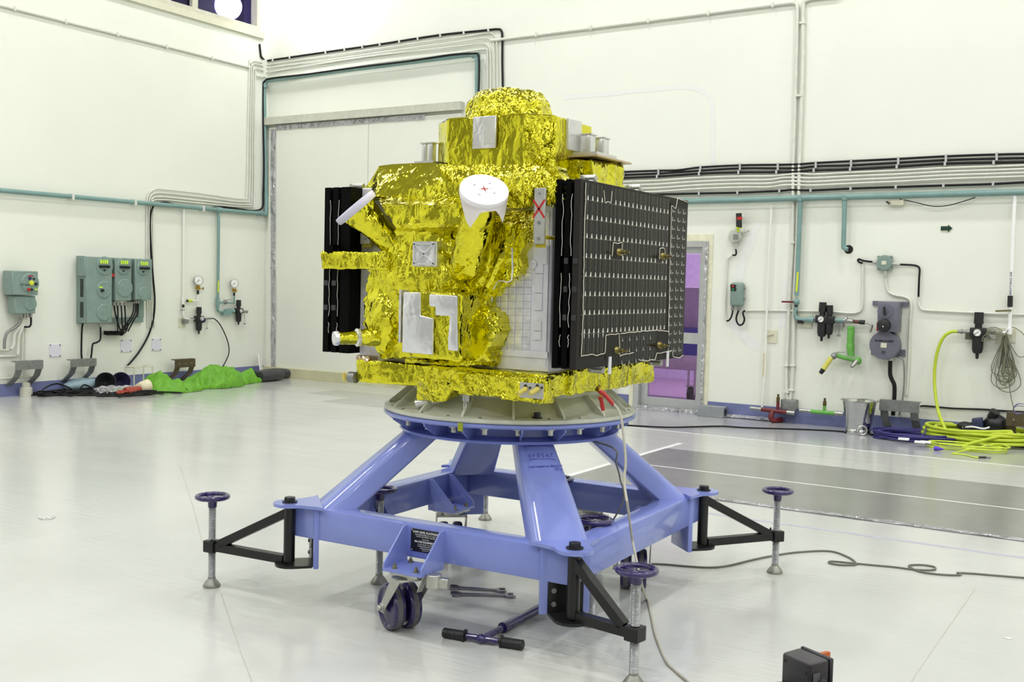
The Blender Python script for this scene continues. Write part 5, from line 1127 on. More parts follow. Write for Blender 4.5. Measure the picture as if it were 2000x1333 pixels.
for a in range(4): u = V((math.cos(a * PI / 2 + .8), 0, math.sin(a * PI / 2 + .8))); m.cyl(c_ + u * .09, c_ + u * .09 + NR * .06, .014, n=10)
m.build('case', TEALBOX, t); MB().obox(c_ + NR * .076, (.025, 0, 0), (0, .002, 0), (0, 0, .02)).build('data_plate', CREAM, t)
for a, b in (((1705, 512), (1717, 513)), ((1743, 515.5), (1758, 517)), ((1729, 527), (1729, 541))): MB().cyl(RW(*a, .045), RW(*b, .045), .02, .016, 12).build('cable_gland', LG, t)
run('black_cable', on([(1758, 517), (1780, 518), (1791, 520), (1796, 526), (1795, 545), (1794, 575), (1794, 580)], 'r', .03), .011, BC, 'black cable bending down at the right of the junction box', 'cable', 7, 4)
run('wall_conduit', on([(1794, 578), (1795, 595), (1800, 604), (1812, 606.5), (1880, 610), (1960, 613.5), (2060, 616)], 'r', .02), .013, CONDUIT, 'white conduit continuing low to the right edge of the picture', 'conduit', 7, 4)
run('wall_conduit', on([(1729, 541), (1731, 556), (1735, 570), (1748, 577), (1765, 580), (1776, 585), (1780, 598), (1777, 640), (1775, 700), (1773, 745), (1770, 772)], 'r', .02), .014, CONDUIT, 'wavy conduit passing right of the grey power socket', 'conduit', 7, 4)
# 60 amp socket
SLATE = mat('slate_enamel', (106, 106, 120), .4, .1, var=.06, scale=12)
t = thing('power_socket', 'slate grey switched power socket with round cover and black plug', 'socket', RW(1735, 695, .1))
m = MB(); a, b = RW(1704, 597, .03), RW(1774, 590, .03); m.box((a.x, YW - .03, a.z), (b.x, YW, b.z)); m.build('mounting_rail', SLATE, t); m = MB(); a, b = RW(1701, 693, .03), RW(1768, 684, .03); m.box((a.x, YW - .03, a.z), (b.x, YW, b.z)); m.build('mounting_rail', SLATE, t)
m = MB(); a, b = RW(1712, 648, .24), RW(1749, 590, .24); m.box((a.x, YW - .24, a.z), (b.x + .03, YW - .03, b.z)); m.bev(.012, 2); bx = m.build('switch_case', SLATE, t)
q = RW(1729, 608, .24); m = MB(); m.lathe(q, NR, [(.082, 0), (.08, .01), (.03, .012), (.03, .03)], 24); m.build('switch_rose', SLATE, bx)
m = MB(); m.obox(q + NR * .04, (.010, 0, .004), (0, .012, 0), (-.006, 0, .045)); m.build('switch_handle', BLACK, bx)
q = RW(1727, 636, .24); m = MB(); m.lathe(q, NR, [(.07, 0), (.066, .05), (.05, .055), (.02, .06)], 20); m.build('black_plug', BLACK, bx)
m = MB(); m.tube([q + NR * .07, q + NR * .08 + V((.01, 0, -.02)), RW(1731, 646, .2), RW(1740, 653, .2)], .006, 6, 4); m.build('plug_chain', STEEL, bx)
m = MB(); a, b = RW(1711.5, 647, .242), RW(1714.5, 630, .242); m.box((a.x, YW - .243, a.z), (b.x, YW - .2, b.z)); m.build('red_label', RED, bx)
q = RW(1732, 674, .06); m = MB(); m.lathe(q, NR, [(.155, 0), (.155, .12), (.15, .14), (.02, .145)], 32); rc = m.build('round_cover', SLATE, t, 35); f = q + NR * .1462
text('60 AMP SOCKET', .027, f + V((0, 0, .045)), (1, 0, 0), (0, 0, 1), BLACK, 'lettering', rc, off=.0012); text('E5', .04, f + V((0, 0, -.075)), (1, 0, 0), (0, 0, 1), BLACK, 'lettering', rc); MB().obox(f, (.03, 0, 0), (0, .001, 0), (0, 0, .025)).build('data_plate', CREAM, rc)
m = MB(); m.cyl(RW(1739, 697, .1), RW(1739, 705, .1), .03, .026, 14); m.build('cable_gland', LG, t)
m = MB(); m.tube(on([(1739, 705), (1738.5, 730), (1742, 742), (1747, 755), (1746, 790), (1744, 812)], 'r', .08), .022, 10, 4); m.build('supply_cable', BC, t)
m = MB(); m.tube(on([(1748, 697), (1758, 699), (1765, 708), (1766, 740), (1763, 780), (1756, 812)], 'r', .06), .009, 7, 4); m.build('earth_cable', GALV, t)
# arrow sign
t = thing('arrow_sign', 'small cream sign with a dark green arrow pointing right', 'sign', RW(1847, 452, .01))
m = MB(); a, b = RW(1838, 453, .006), RW(1857, 441, .006); m.box((a.x, YW - .006, a.z), (b.x, YW, b.z)); m.build('sign_board', CREAM, t)
a = RW(1837.5, 446.5, .008); m = MB(); L_ = .165; m.prism([a + V(p) for p in ((0, 0, .022), (.07, 0, .022), (.07, 0, .04), (.115, 0, 0), (.07, 0, -.04), (.07, 0, -.022), (0, 0, -.022))], (0, -.002, 0)); m.build('arrow', mat('sign_green', (10, 52, 40), .4), t)
# white breathing-air drop
t = thing('air_drop', 'white breathing air pipe with black regulator at the right edge', 'pipework', RW(1972, 650, .06))
m = MB(); m.tube(on([(1983, 376), (1979, 450), (1975, 560), (1972, 640), (1970, 650)], 'r', .06), .019, 10, 2); m.tube(on([(1971, 648), (1965, 651), (1944, 650)], 'r', .06), .02, 10, 2); m.cyl(RW(1971, 640, .06), RW(1970, 653, .06), .032, n=12); pw = m.build('pipe', WHITE, t)
text('BREATHING AIR', .033, RW(1974.3, 554, .0845), (-.02, 0, 1), (-1, 0, -.02), mat('ink_blue_black', (40, 44, 80), .5), 'lettering', pw)
m = MB(); m.cyl(RW(1973.2, 578, .06), RW(1972.5, 600, .06), .0255, n=14); m.build('black_sleeve', BLACK, t)
m = MB(); m.obox(RW(1960, 607.5, .1), (.075, 0, .006), (0, .006, 0), (0, 0, .010)); m.build('lever', mat('brown_lever', (110, 104, 70), .5), t)
m = MB(); m.cyl(RW(1925, 650, .07), RW(1945, 651, .07), .016, n=10); m.build('black_sleeve', BLACK, t)
regulator(t, RW(1910.5, 650, .09), (1, 0, 0), 1.5, NR)
m = MB(); m.cyl(RW(1888, 648.5, .08), RW(1903, 649, .08), .024, n=12); m.cyl(RW(1870, 648, .08), RW(1888, 648.5, .08), .018, n=12); m.cyl(RW(1876, 648, .08), RW(1880, 648, .08), .026, n=12); m.build('coupling', STEEL, t)
m = MB(); m.obox(RW(1894, 657, .06), (.04, 0, 0), (0, .03, 0), (0, 0, .035)); m.build('mount_block', mat('bracket_olive', (80, 84, 66), .5), t)
m = MB(); m.box(RW(1945, 668, 0), RW(1985, 642, .012)); m.build('back_plate', CREAM, t)
# thin white upright pipe, cream plates, scrape marks
t = run('white_pipe', on([(1507, 402), (1503, 480), (1498, 600), (1496, 660), (1493, 740), (1488, 800)], 'r', .05), .013, mat('pale_pipe', (232, 232, 226)), 'slim white upright pipe left of the green drop', 'pipe', 9, 3)
MB().cyl(RW(1493.5, 690, .05), RW(1491.7, 736, .05), .0145, n=10).build('yellowed_sleeve', mat('yellowed', (206, 198, 160), .5), t)
m = MB(); a, b = RW(1498, 670, .012), RW(1518, 646, .012); m.box((a.x, YW - .012, a.z), (b.x, YW, b.z)); m.cyl(RW(1497, 656, .012), RW(1510, 652, .03), .012, n=8); tag(m.build('wall_plate', CREAM, None), 'cream anchor plate beside the slim white pipe', 'plate')
SCR = mat('patch_filler', (228, 229, 227), .5, var=.01)
m = MB()
for L_, w in (([(1482, 435), (1470, 460), (1455, 500), (1440, 548)], .05), ([(1428, 630), (1445, 650), (1465, 668), (1485, 678)], .05), ([(1532, 548), (1530, 600), (1528, 640)], .045), ([(1102, 190), (1180, 184), (1260, 176), (1340, 170), (1370, 177), (1388, 195), (1392, 240), (1393, 320)], .028)):
    P = smooth_path([RW(x, y, .0015) for x, y in L_], 5); rows = []
    for i, p in enumerate(P):
        tt = (P[min(i + 1, len(P) - 1)] - P[max(i - 1, 0)]).normalized(); s_ = tt.cross(NR) * w * (1 + .4 * noise.noise(p * 4)); rows.append([p - s_, p + s_])
    m.loft(rows, False, False)
struct(m, 'trim_19', SCR)
# manifolds just above the skirting
def manifold(col, x0, x1, y0, y1, xs, ys, lb):
    t = thing('valve_manifold', lb, 'manifold', RW((x0 + x1) / 2, y1 + 12, .12))
    a, b = RW(x0, y0, .14), RW(x1, y1, .14); m = MB(); m.cyl(a, b, .024, n=12); s_ = RW(xs, (y0 + y1) / 2, .14); e_ = RW(xs + .5, ys + 14, .14); m.cyl(s_, e_, .018, n=12); m.build('pipe', col, t)
    m = MB(); m.cyl(e_, e_ + Z * .05, .02, n=10); m.cyl(e_ + Z * .05, e_ + Z * .085, .013, n=10); m.build('top_nipple', mat('olive_brass', (104, 94, 56), .4, .8), t)
    d = (b - a).normalized(); q = a.lerp(b, .5); MB().box(q + V((-.012, 0, -.012)), V((q.x + .012, YW + .002, q.z + .012))).build('wall_stub', GALV, t)
    m = MB(); m.cyl(a - d * .13, a, .022, n=12); m.build('coupling', STEEL, t); m = MB(); m.cyl(b, b + d * .09, .026, n=12); m.build('coupling', STEEL, t)
    return t, a, b
t, a, b = manifold(MAROON, 1487, 1537, 800, 806, 1519, 771, 'maroon pipe manifold above the blue skirting')
m = MB(); m.tube([a.lerp(b, .45), a.lerp(b, .42) + V((0, -.03, -.08)), a.lerp(b, .55) + V((0, .0, -.13)), a.lerp(b, .7) + V((0, .1, -.12))], .03, 10, 4); m.build('elbow', MAROON, t)
t, a, b = manifold(LIME, 1584, 1631, 804, 808, 1610, 779, 'lime green pipe manifold left of the bucket')
# lime green hose bracket
t = thing('hose_nozzle', 'lime green wall outlet with yellow hose tail and lever valve', 'outlet', RW(1660, 710, .1))
m = MB(); m.tube(on([(1662, 637), (1662, 650), (1661, 675), (1662.5, 697)], 'r', .08), [.025, .04, .042, .042, .038, .04, .04, .04, .04, .04, .04, .038, .045, .045, .04, .04, .04], 12, 6); m.tube(on([(1634, 694), (1645, 698), (1662, 702), (1674, 706)], 'r', .10), .026, 10, 3); m.ball(RW(1675, 705, .1), .045); m.build('green_hose', LIME, t)
m = MB(); m.cyl(RW(1673, 706, .14), RW(1663, 717, .2), .026, .02, 12); m.build('steel_spout', STEEL, t)
m = MB(); m.cyl(RW(1633, 693, .1), RW(1626, 698, .12), .034, n=12); m.build('coupling', GALV, t)
m = MB(); m.tube(on([(1631, 692), (1634, 688.5), (1650, 688.5)], 'r', .14), .006, 6, 1); m.tube(on([(1652, 696), (1666, 698), (1670, 704)], 'r', .16), .006, 6, 1); m.build('lever', GALV, t)
m = MB(); m.cyl(RW(1624, 699, .12), RW(1608, 722, .16), .028, n=12); yh = m.build('yellow_hose_tail', mat('pale_yellow_hose', (206, 200, 90), .4), t)
m = MB(); m.cyl(RW(1608, 722, .16), RW(1602, 730, .17), .028, .022, 12); m.build('hose_tip', BLACK, t)
# low cable and coiled grey wires at the right
run('black_cable', on([(1797, 794), (1810, 793.5), (1860, 798), (1920, 800), (1960, 803), (2060, 808)], 'r', .02), .010, BC, 'thin cable pinned low on the door wall behind the yellow hose', 'cable', 6, 4)
WG = mat('grey_wire', (120, 120, 100), .5)
m = MB(); rnd = random.Random(11); P = []
cx, cy_ = 1964, 655
for j in range(16):
    w_ = rnd.uniform(7, 24); L_ = rnd.uniform(60, 112); ox = rnd.uniform(-5, 8)
    P += on([(cx + rnd.uniform(-3, 3), 655 + rnd.uniform(-6, 10)), (cx + ox - w_ * .5, 655 + L_ * .4), (cx + ox - w_, 655 + L_ * .85), (cx + ox, 655 + L_), (cx + ox + w_, 655 + L_ * .85), (cx + ox + w_ * .4, 655 + L_ * .45)], 'r', .05 + .09 * rnd.random())
for j in range(5): P += on([(cx, 655), (1945 - 4 * j, 640 + 3 * j), (1926 - 2 * j, 646 + j * 5), (1940, 664), (1958, 658)], 'r', .07 + .02 * j)
P += on([(1975, 640), (1990, 646), (2003, 660), (2008, 690), (1990, 697), (1975, 676), (1966, 660)], 'r', .06) + on([(1968, 700), (1972, 760), (1980, 800), (1983, 820)], 'r', .08)
m.tube(P, .0048, 5, 5); tag(m.build('wire_bundle', WG, None, 60), 'hanging tangle of looped grey wire below the breathing air pipe', 'wire bundle')
m = MB(); P = []
for j in range(8): a = j * 2.2; P += on([(1993 + 14 * math.cos(a + q_), 800 + 13 * math.sin(a + q_) * (.7 + .2 * math.sin(j))) for q_ in (0, .8, 1.6)], 'r', .36)
m.tube(P, .004, 5, 4); tag(m.build('wire_bundle', mat('lilac_wire', (110, 104, 150), .5), None, 60), 'small lilac wire coil lying on the brown bracket at the right edge', 'wire bundle')
# grey channel block beside the door
a = pz(1363, 813); b = pz(1412, 818); t = thing('channel_block', 'grey metal channel block on the floor right of the glazed door', 'block', (a + b) / 2)
d = V((1, 0, 0)); ln = (b.x - a.x); m = MB(); y_ = a.y - .02; m.prism([V((a.x, y_ + s_, z_)) for s_, z_ in ((0, 0), (.14, 0), (.14, .13), (0, .13))], (ln, 0, 0)); m.bev(.005, 1).build('channel', mat('block_grey', (150, 154, 158), .4, .3), t)
m = MB(); m.cyl((a.x + ln, y_ + .07, .065), (a.x + ln + .002, y_ + .07, .065), .045, n=18); m.build('end_opening', BLACK, t)
# ---------------------------------------------------------------- loose things on the floor
def fl(pts, z=.0): return [pz(x, y, z) for x, y in pts]
# bucket
b0 = pz(1676, 848, 0); R0 = .20
c = V((b0.x, b0.y + .0, 0)); t = thing('bucket', 'shiny tapered steel bucket standing by the right wall', 'bucket', c)
hb = py(1674, 782, c.y).z; rt = (py(1708, 785, c.y).x - py(1640, 785, c.y).x) / 2; rb = (py(1698, 848, c.y).x - py(1649, 848, c.y).x) / 2
m = MB(); m.lathe(c, Z, [(rb * .98, .0), (rb, .004), (rb, .05), (rb * .97, .055), (rt * .96, hb - .012), (rt, hb - .006), (rt, hb + .002), (rt * .95, hb - .004), (rb * .94, .06), (rb * .92, .03), (.001, .03)], 48); m.build('pail', mat('polished_tin', (205, 206, 205), .12, 1., var=.05, scale=5), t, 40)
m = MB(); q = c + V((rb * .55, -rb * .9, .055)); m.torus(q, (.5, -.85, 0), .045, .01, 20, 6); m.build('base_handle', ZINC, t)
for k in (-1, 1): MB().box(c + V((k * rt - .012, -.03, hb - .01)), c + V((k * rt + .012, .03, hb + .012))).bev(.003, 1).build('handle_lug', ZINC, t)
# blue cable coil, thick and thin yellow hoses, mask
def coil(cpx, rx, ry, n, r, z0, seed, tail0=None, tail1=None, dz=.5):
    c_ = pz(*cpx); rnd = random.Random(seed); P = list(tail0 or []); N = n * 10
    for j in range(N):
        a = 2 * PI * j / 10; k = .93 + .05 * math.sin(j * .37 + seed) + rnd.uniform(-.012, .012)
        P.append(c_ + V((math.cos(a) * rx * k + .05 * math.sin(j * .21), math.sin(a) * ry * k, z0 + r + dz * r * 2 * (j / N) * n * .6 + abs(math.sin(j * .9)) * r)))
    return P + list(tail1 or [])
BLU = mat('blue_cable', (44, 40, 110), .35)
P = coil((1790, 860), .42, .30, 9, .011, 0, 2, tail0=fl([(1850, 868), (1835, 858)], .012), tail1=[pz(1715, 856, .012), pz(1720, 851, .012), pz(1760, 851, .02), pz(1800, 852, .08), py(1811, 836, YW - .35), pz(1822, 852, .06), pz(1838, 862, .012)])
m = MB(); m.tube(P, .011, 7, 4); bc = m.build('cable_coil', BLU, None, 60); tag(bc, 'dark blue cable coil lying on the floor right of the bucket', 'cable coil')
for x, y in ((1765, 858), (1797, 864), (1808, 864)): MB().obox(pz(x, y, .05), (.05, .004, 0), (0, .02, .004), (0, 0, .006)).build('white_tie', WHITE, bc)
c_ = pz(1905, 868)
P = coil((1908, 866), .50, .36, 8, .018, 0, 5, dz=.75)
tail = on([(1870, 648), (1857, 649), (1842, 660), (1830, 690), (1825, 730)], 'r', .09) + [RW(1827, 770, .13), RW(1833, 805, .2), RW(1845, 835, .38), pz(1862, 856, .05)]
end = [pz(1880, 872, .03), pz(1925, 877, .02), pz(1963, 873, .02)]
m = MB(); m.tube(tail + P + end, .017, 9, 4); tag(m.build('yellow_hose', YELL, None, 60), 'thick yellow hose falling from the breathing air pipe into a big floor coil', 'hose')
P = fl([(1844, 866), (1835, 870), (1840, 875), (1855, 877)], .008); c_ = pz(1890, 878, .008)
for j in range(30): a = PI + 2 * PI * j / 11; P.append(c_ + V((math.cos(a) * (.36 + .02 * math.sin(j)), math.sin(a) * (.16 + .02 * math.cos(j * 1.3)), .002 * j)))
P += fl([(1862, 886), (1880, 888), (1905, 894), (1911, 894)], .008)
m = MB(); m.tube(P, .007, 6, 4); th = m.build('yellow_hose', mat('thin_yellow', (206, 224, 70), .4), None, 60); tag(th, 'thin pale yellow hose looped on the floor in front of the thick coil', 'hose')
m = MB(); a, b = pz(1911, 894, .008), pz(1925, 894, .008); m.cyl(a, b, .010, n=10); m.build('black_end', BLACK, th); m = MB(); m.cyl(b, b + (b - a) * .7, .013, .010, 10); m.build('steel_coupler', STEEL, th)
c_ = pz(1922, 862); c_.z = .10; t = thing('breathing_mask', 'black breathing mask resting inside the thick yellow hose coil', 'mask', V((c_.x, c_.y, .09)))
m = MB(); m.ball(c_ + V((.1, 0, .09)), (.13, .11, .10), 16); m.ball(c_ + V((-.12, -.02, .04)), (.15, .08, .05), 14); m.crinkle(.02, .04, 9, 2); m.build('face_piece', BLACK, t)
m = MB(); m.cyl(c_ + V((.06, -.02, .15)), c_ + V((.10, -.05, .22)), .045, .05, 16); m.build('filter', BLACK, t)
m = MB(); m.obox(c_ + V((-.06, -.05, .09)), (.05, 0, .01), (0, .04, 0), (-.01, 0, .05)); m.bev(.01).build('blue_valve', mat('slate_blue', (50, 56, 90), .4), t)
m = MB(); m.tube([c_ + V((-.2, -.08, .03)), c_ + V((-.1, -.11, .05)), c_ + V((0, -.11, .04)), c_ + V((.06, -.1, .06))], .010, 6, 4); m.build('strap', WHITE, t)
c_ = pz(1832, 881); m = MB(); m.lathe(c_ + V((-.04, 0, .022)), (1, -.2, 0), [(.005, 0), (.022, .01), (.018, .05), (.004, .10)], 12); tag(m.build('violet_cap', mat('violet_plastic', (92, 60, 200), .4), None), 'tiny violet plastic cone on the floor below the blue cable coil', 'cap')
# long black cable on the floor along the door wall
run('floor_cable', fl([(1130, 826), (1222, 831), (1300, 835), (1360, 834), (1410, 833), (1460, 836), (1560, 839), (1640, 843), (1660, 847), (1720, 850), (1790, 854), (1850, 860), (1900, 867), (1960, 871), (2060, 879)], .009), .009, BC, 'long black cable lying along the floor before the door wall', 'cable', 6, 4)
# grey cable on the floor at the right of the platform
run('floor_cable', fl([(1272, 1102), (1300, 1103), (1345, 1107), (1385, 1109), (1420, 1106), (1470, 1094), (1510, 1086), (1560, 1079), (1620, 1077), (1655, 1088), (1672, 1100), (1668, 1104), (1640, 1104), (1620, 1100), (1624, 1097), (1660, 1100), (1700, 1104), (1745, 1108), (1785, 1113), (1822, 1114), (1825, 1108), (1800, 1104), (1776, 1105), (1780, 1110), (1800, 1118), (1840, 1123), (1872, 1124), (1876, 1121), (1870, 1119.5), (1900, 1121), (1950, 1125), (2080, 1136)], .006), .0055, mat('grey_cord', (112, 114, 104), .5), 'thin grey cord with small loops on the floor right of the platform', 'cord', 6, 4)
# grounding lead with red clip
CL = mat('ivory_cord', (176, 172, 158), .5)
e_ = C0 + V((math.cos(-.62), math.sin(-.62), 0)) * .475 + Z * .99
t = thing('grounding_lead', 'ivory grounding lead with red clip hanging from the adapter ring to the floor', 'lead', pz(1262, 1170))
q0 = py(1196, 782, e_.y - .12)
W0 = py(1199, 790, q0.y); P = [W0, py(1210, 806, q0.y - .02), py(1216, 835, q0.y - .03), py(1222, 900, q0.y - .06), py(1219, 940, q0.y - .09), py(1226, 990, q0.y - .16), px(1234, 1050, -1.93), px(1241, 1085, -1.86), px(1252, 1135, -1.82), pz(1262, 1172, .006)] + fl([(1270, 1195), (1280, 1240), (1300, 1290), (1318, 1310), (1345, 1333), (1380, 1360)], .006)
m = MB(); m.tube(P, .0055, 7, 5); m.build('cord', CL, t)
for k, (A_, B_) in enumerate((((1172, 765), (1199, 792)), ((1172, 775), (1178, 803)))):
    a, b = py(*A_, q0.y + .02 * k), py(*B_, q0.y + .02 * k); m = MB(); m.tube([a, a.lerp(b, .4) + V((0, 0, .006)), b], [.010, .010, .010, .010, .009, .009, .009, .008, .008], 10, 4); m.build('red_grip', RED, t)
m = MB(); a = py(1172, 765, q0.y); m.tube([a, a + V((-.02, .03, .02)), a + V((-.05, .06, .0))], .006, 6, 2); m.tube([a + V((0, .01, -.02)), a + V((-.02, .04, -.01)), a + V((-.05, .06, .0))], .006, 6, 2); m.build('clip_jaw', BRASS, t)
P = [pz(1194, 858, .80) + V((0, 0, 0)), py(1197, 885, q0.y + .35), py(1206, 915, q0.y + .36), py(1212, 938, q0.y + .40), py(1214, 960, q0.y + .45)]
P = [C0 + V((.34, -.02, .80)), py(1197, 875, 4.22), py(1203, 905, 4.22), py(1211, 936, 4.24), py(1213, 990, 4.25), V((-2.25, 4.28, .2)), V((-2.3, 4.3, .004))]
run('dark_lead', P, .004, mat('dark_cord', (92, 94, 90), .5), 'dark cord hanging inside the platform behind the right leg', 'cord', 6, 5)
# two open-ended spanners
CHR = mat('chrome_vanadium', (150, 146, 158), .22, 1., var=.06, scale=30)
def spanner(a, b, label, z, w=.011):
    a, b = V((a.x, a.y, z)), V((b.x, b.y, z)); d = (b - a).normalized(); s_ = V((-d.y, d.x, 0)); t_ = .006; ln = (b - a).length
    def jaw(c_, dd, R, rot):
        e = (dd * math.cos(rot) + V((-dd.y, dd.x, 0)) * math.sin(rot)); f_ = V((-e.y, e.x, 0)); P = []
        for k in range(15):
            an = math.radians(50 + 260 * k / 14); P.append(c_ + e * R * math.cos(an) + f_ * R * math.sin(an))
        g = R * .52; P += [c_ + e * R * .6 - f_ * g, c_ - e * R * .25 - f_ * g, c_ - e * R * .45, c_ - e * R * .25 + f_ * g, c_ + e * R * .6 + f_ * g]
        return P
    tag_ = MB()
    for c_, dd, rot in ((a, -d, .26), (b, d, .26)): tag_.prism([p - Z * t_ for p in jaw(c_, dd, .031, rot)], Z * t_ * 2)
    tag_.prism([a + d * .016 + s_ * w * 1.2 - Z * t_ * .8, a + d * .06 + s_ * w * .8 - Z * t_ * .8, b - d * .06 + s_ * w * .8 - Z * t_ * .8, b - d * .016 + s_ * w * 1.2 - Z * t_ * .8, b - d * .016 - s_ * w * 1.2 - Z * t_ * .8, b - d * .06 - s_ * w * .8 - Z * t_ * .8, a + d * .06 - s_ * w * .8 - Z * t_ * .8, a + d * .016 - s_ * w * 1.2 - Z * t_ * .8], Z * t_ * 1.6)
    o = tag_.build('spanner', CHR, None, 35); tag(o, label, 'spanner')
spanner(pz(884, 1151), pz(980, 1157), 'rear one of two chrome open ended spanners on the floor under the platform', .0075)
spanner(pz(889, 1164), pz(997, 1167), 'front one of two chrome open ended spanners on the floor under the platform', .0075)
# tow bar with T-handle
a, b = pz(940, 1248, .025), pz(1062, 1184, .03); d = (b - a).normalized()
t = thing('tow_bar', 'dark purple tow bar with black grips lying on the floor behind the front post', 'tow bar', V((a.x, a.y, 0)))
g0, g1 = pz(866, 1236, .022), pz(1022, 1261, .022); gd = (g1 - g0).normalized(); j = g0.lerp(g1, .49)
b = j + (b - a); d = (b - a).normalized()
m = MB(); m.cyl(g0.lerp(g1, .3), g0.lerp(g1, .70), .0135, n=14); m.cyl(j, j + d * .2, .0145, n=14); m.ball(j, (.026, .026, .02)); m.build('tee_piece', PURPLE, t)
m = MB(); m.cyl(j + d * .17, b + d * .1, .021, n=18); m.cyl(j + d * .165, j + d * .18, .024, n=18); m.build('outer_tube', PURPLE, t)
s_ = V((d.y, -d.x, 0)).normalized()
for k in range(6): q = j + d * (.06 + .05 * k + (.06 if k > 1 else 0)) + s_ * (.0143 if k < 2 else .0205); MB().cyl(q, q + s_ * .0015, .004, n=10).build('adjusting_hole', BLACK, t)
for (u0, u1) in ((g0, g0.lerp(g1, .29)), (g1, g0.lerp(g1, .72))):
    ax = u1 - u0; L_ = ax.length; pr = [(.018, 0), (.0215, .004)]
    for k in range(9): pr += [(.0215, .01 + k * L_ * .09), (.0195, .012 + k * L_ * .09 + L_ * .03), (.0215, .012 + k * L_ * .09 + L_ * .06)]
    pr += [(.0215, L_ * .9), (.028, L_ * .93), (.028, L_ * .97), (.016, L_)]
    MB().lathe(u0, ax, pr, 20).build('rubber_grip', BLACK, t)
# plug-in power supply close to the camera, lying on a stool whose top is just below the picture
n_ = EYE + ray(1583, 1300) * 1.66; eA = V((-.88, .47, 0)).normalized(); eB = V((.47, .88, 0)).normalized(); hA, hB, hZ = .0325, .0215, .031
q = n_ + eA * hA + eB * hB - Z * (hZ - .002)
t = thing('power_adapter', 'black plug in power adapter at the bottom edge of the picture', 'power adapter', q - Z * hZ)
AB = mat('adapter_black', (38, 34, 40), .42, var=.05, scale=40, bump=.05, bscale=300)
m = MB(); m.obox(q, eA * hA, eB * hB, Z * hZ)
for v in m.bm.verts:
    if (v.co - q).dot(eB) < 0: v.co = q + (v.co - q) * .95
m.bev(.005, 3).build('case', AB, t)
m = MB(); m.obox(q + eB * (hB + .0045), eA * (hA + .001), eB * .0038, Z * (hZ + .001)); m.bev(.002, 1).build('front_cover', AB, t)
MB().obox(q + eB * (hB + .017) + Z * (hZ - .012) - eA * .004, eA * .0035, eB * .010, Z * .012).build('copper_pin', mat('copper', (196, 104, 56), .35, .8), t)
for k in (-1, 1): MB().obox(q + eB * (hB + .016) - Z * .012 + eA * .012 * k, eA * .003, eB * .009, Z * .004).build('flat_pin', BRASS, t)
k0 = q - eA * hA - Z * .004 + eB * .004; kd = (-eA * .85 - eB * .35 - Z * .28).normalized()
m = MB(); m.lathe(k0, kd, [(.009, 0), (.0085, .006), (.0062, .008), (.0062, .014), (.0085, .016), (.0075, .036), (.0045, .044)], 14); m.build('strain_relief', BLACK, t)
m = MB(); m.tube([k0 + kd * .04, k0 + kd * .07, k0 + kd * .11 - Z * .012, k0 + kd * .13 - Z * .1, k0 + kd * .14 - Z * .3], .003, 7, 5); m.build('cord', BLACK, t)
m = MB(); m.obox(q - eA * (hA + .0006) - Z * .004 - eB * .008, eA * .0004, eB * .007, Z * .018); m.build('rating_label', mat('label_dark', (84, 84, 90), .5), t)
for (a_, z_) in ((.024, .018), (.024, -.018), (-.022, .012)): MB().cyl(q - eB * (hB * .95) + eA * a_ + Z * z_, q - eB * (hB * .95 + .001) + eA * a_ + Z * z_, .0024, n=10).build('screw_hole', BLACK, t)
zs = q.z - hZ; sc_ = V((q.x + .04, q.y - .06, 0)); t = thing('stool', 'low steel stool under the power adapter, just below the bottom edge of the picture', 'stool', sc_)
m = MB(); m.lathe(sc_, Z, [(.125, zs - .022), (.13, zs - .018), (.13, zs - .004), (.125, zs)], 32); m.build('seat', GALV, t)
for k in range(4):
    u = V((math.cos(k * PI / 2 + .8), math.sin(k * PI / 2 + .8), 0)); MB().cyl(sc_ + u * .10 + Z * (zs - .02), sc_ + u * .14, .011, n=12).build('leg', GALV, t)
# paper scraps
PAP = mat('paper_white', (240, 240, 238), .6)
m = MB(); P = fl([(73, 1011), (80, 1015), (92, 1015), (101, 1011), (103, 1008)], .003); rows = [[p + V((0, 0, .012 * (i % 2))), p + V((.012, .016, .002))] for i, p in enumerate(smooth_path(P, 4))]
m.loft(rows, False, False); bmesh.ops.solidify(m.bm, geom=m.bm.faces[:], thickness=.001); tag(m.build('paper_strip', PAP, None), 'curled white paper strip on the open floor at the left', 'paper strip')
for (x, y, s_, lb) in ((1968, 1247, .02, 'torn white paper scrap on the floor at the right edge'), (578, 876, .02, 'tiny white paper scrap on the floor left of the platform')):
    c_ = pz(x, y, .001); m = MB(); m.prism([c_ + V((-s_, -.004, 0)), c_ + V((s_ * .6, -.012, 0)), c_ + V((s_, 0, 0)), c_ + V((s_ * .2, .012, 0))], (0, 0, .0012)); tag(m.build('paper_scrap', PAP, None), lb, 'paper scrap')
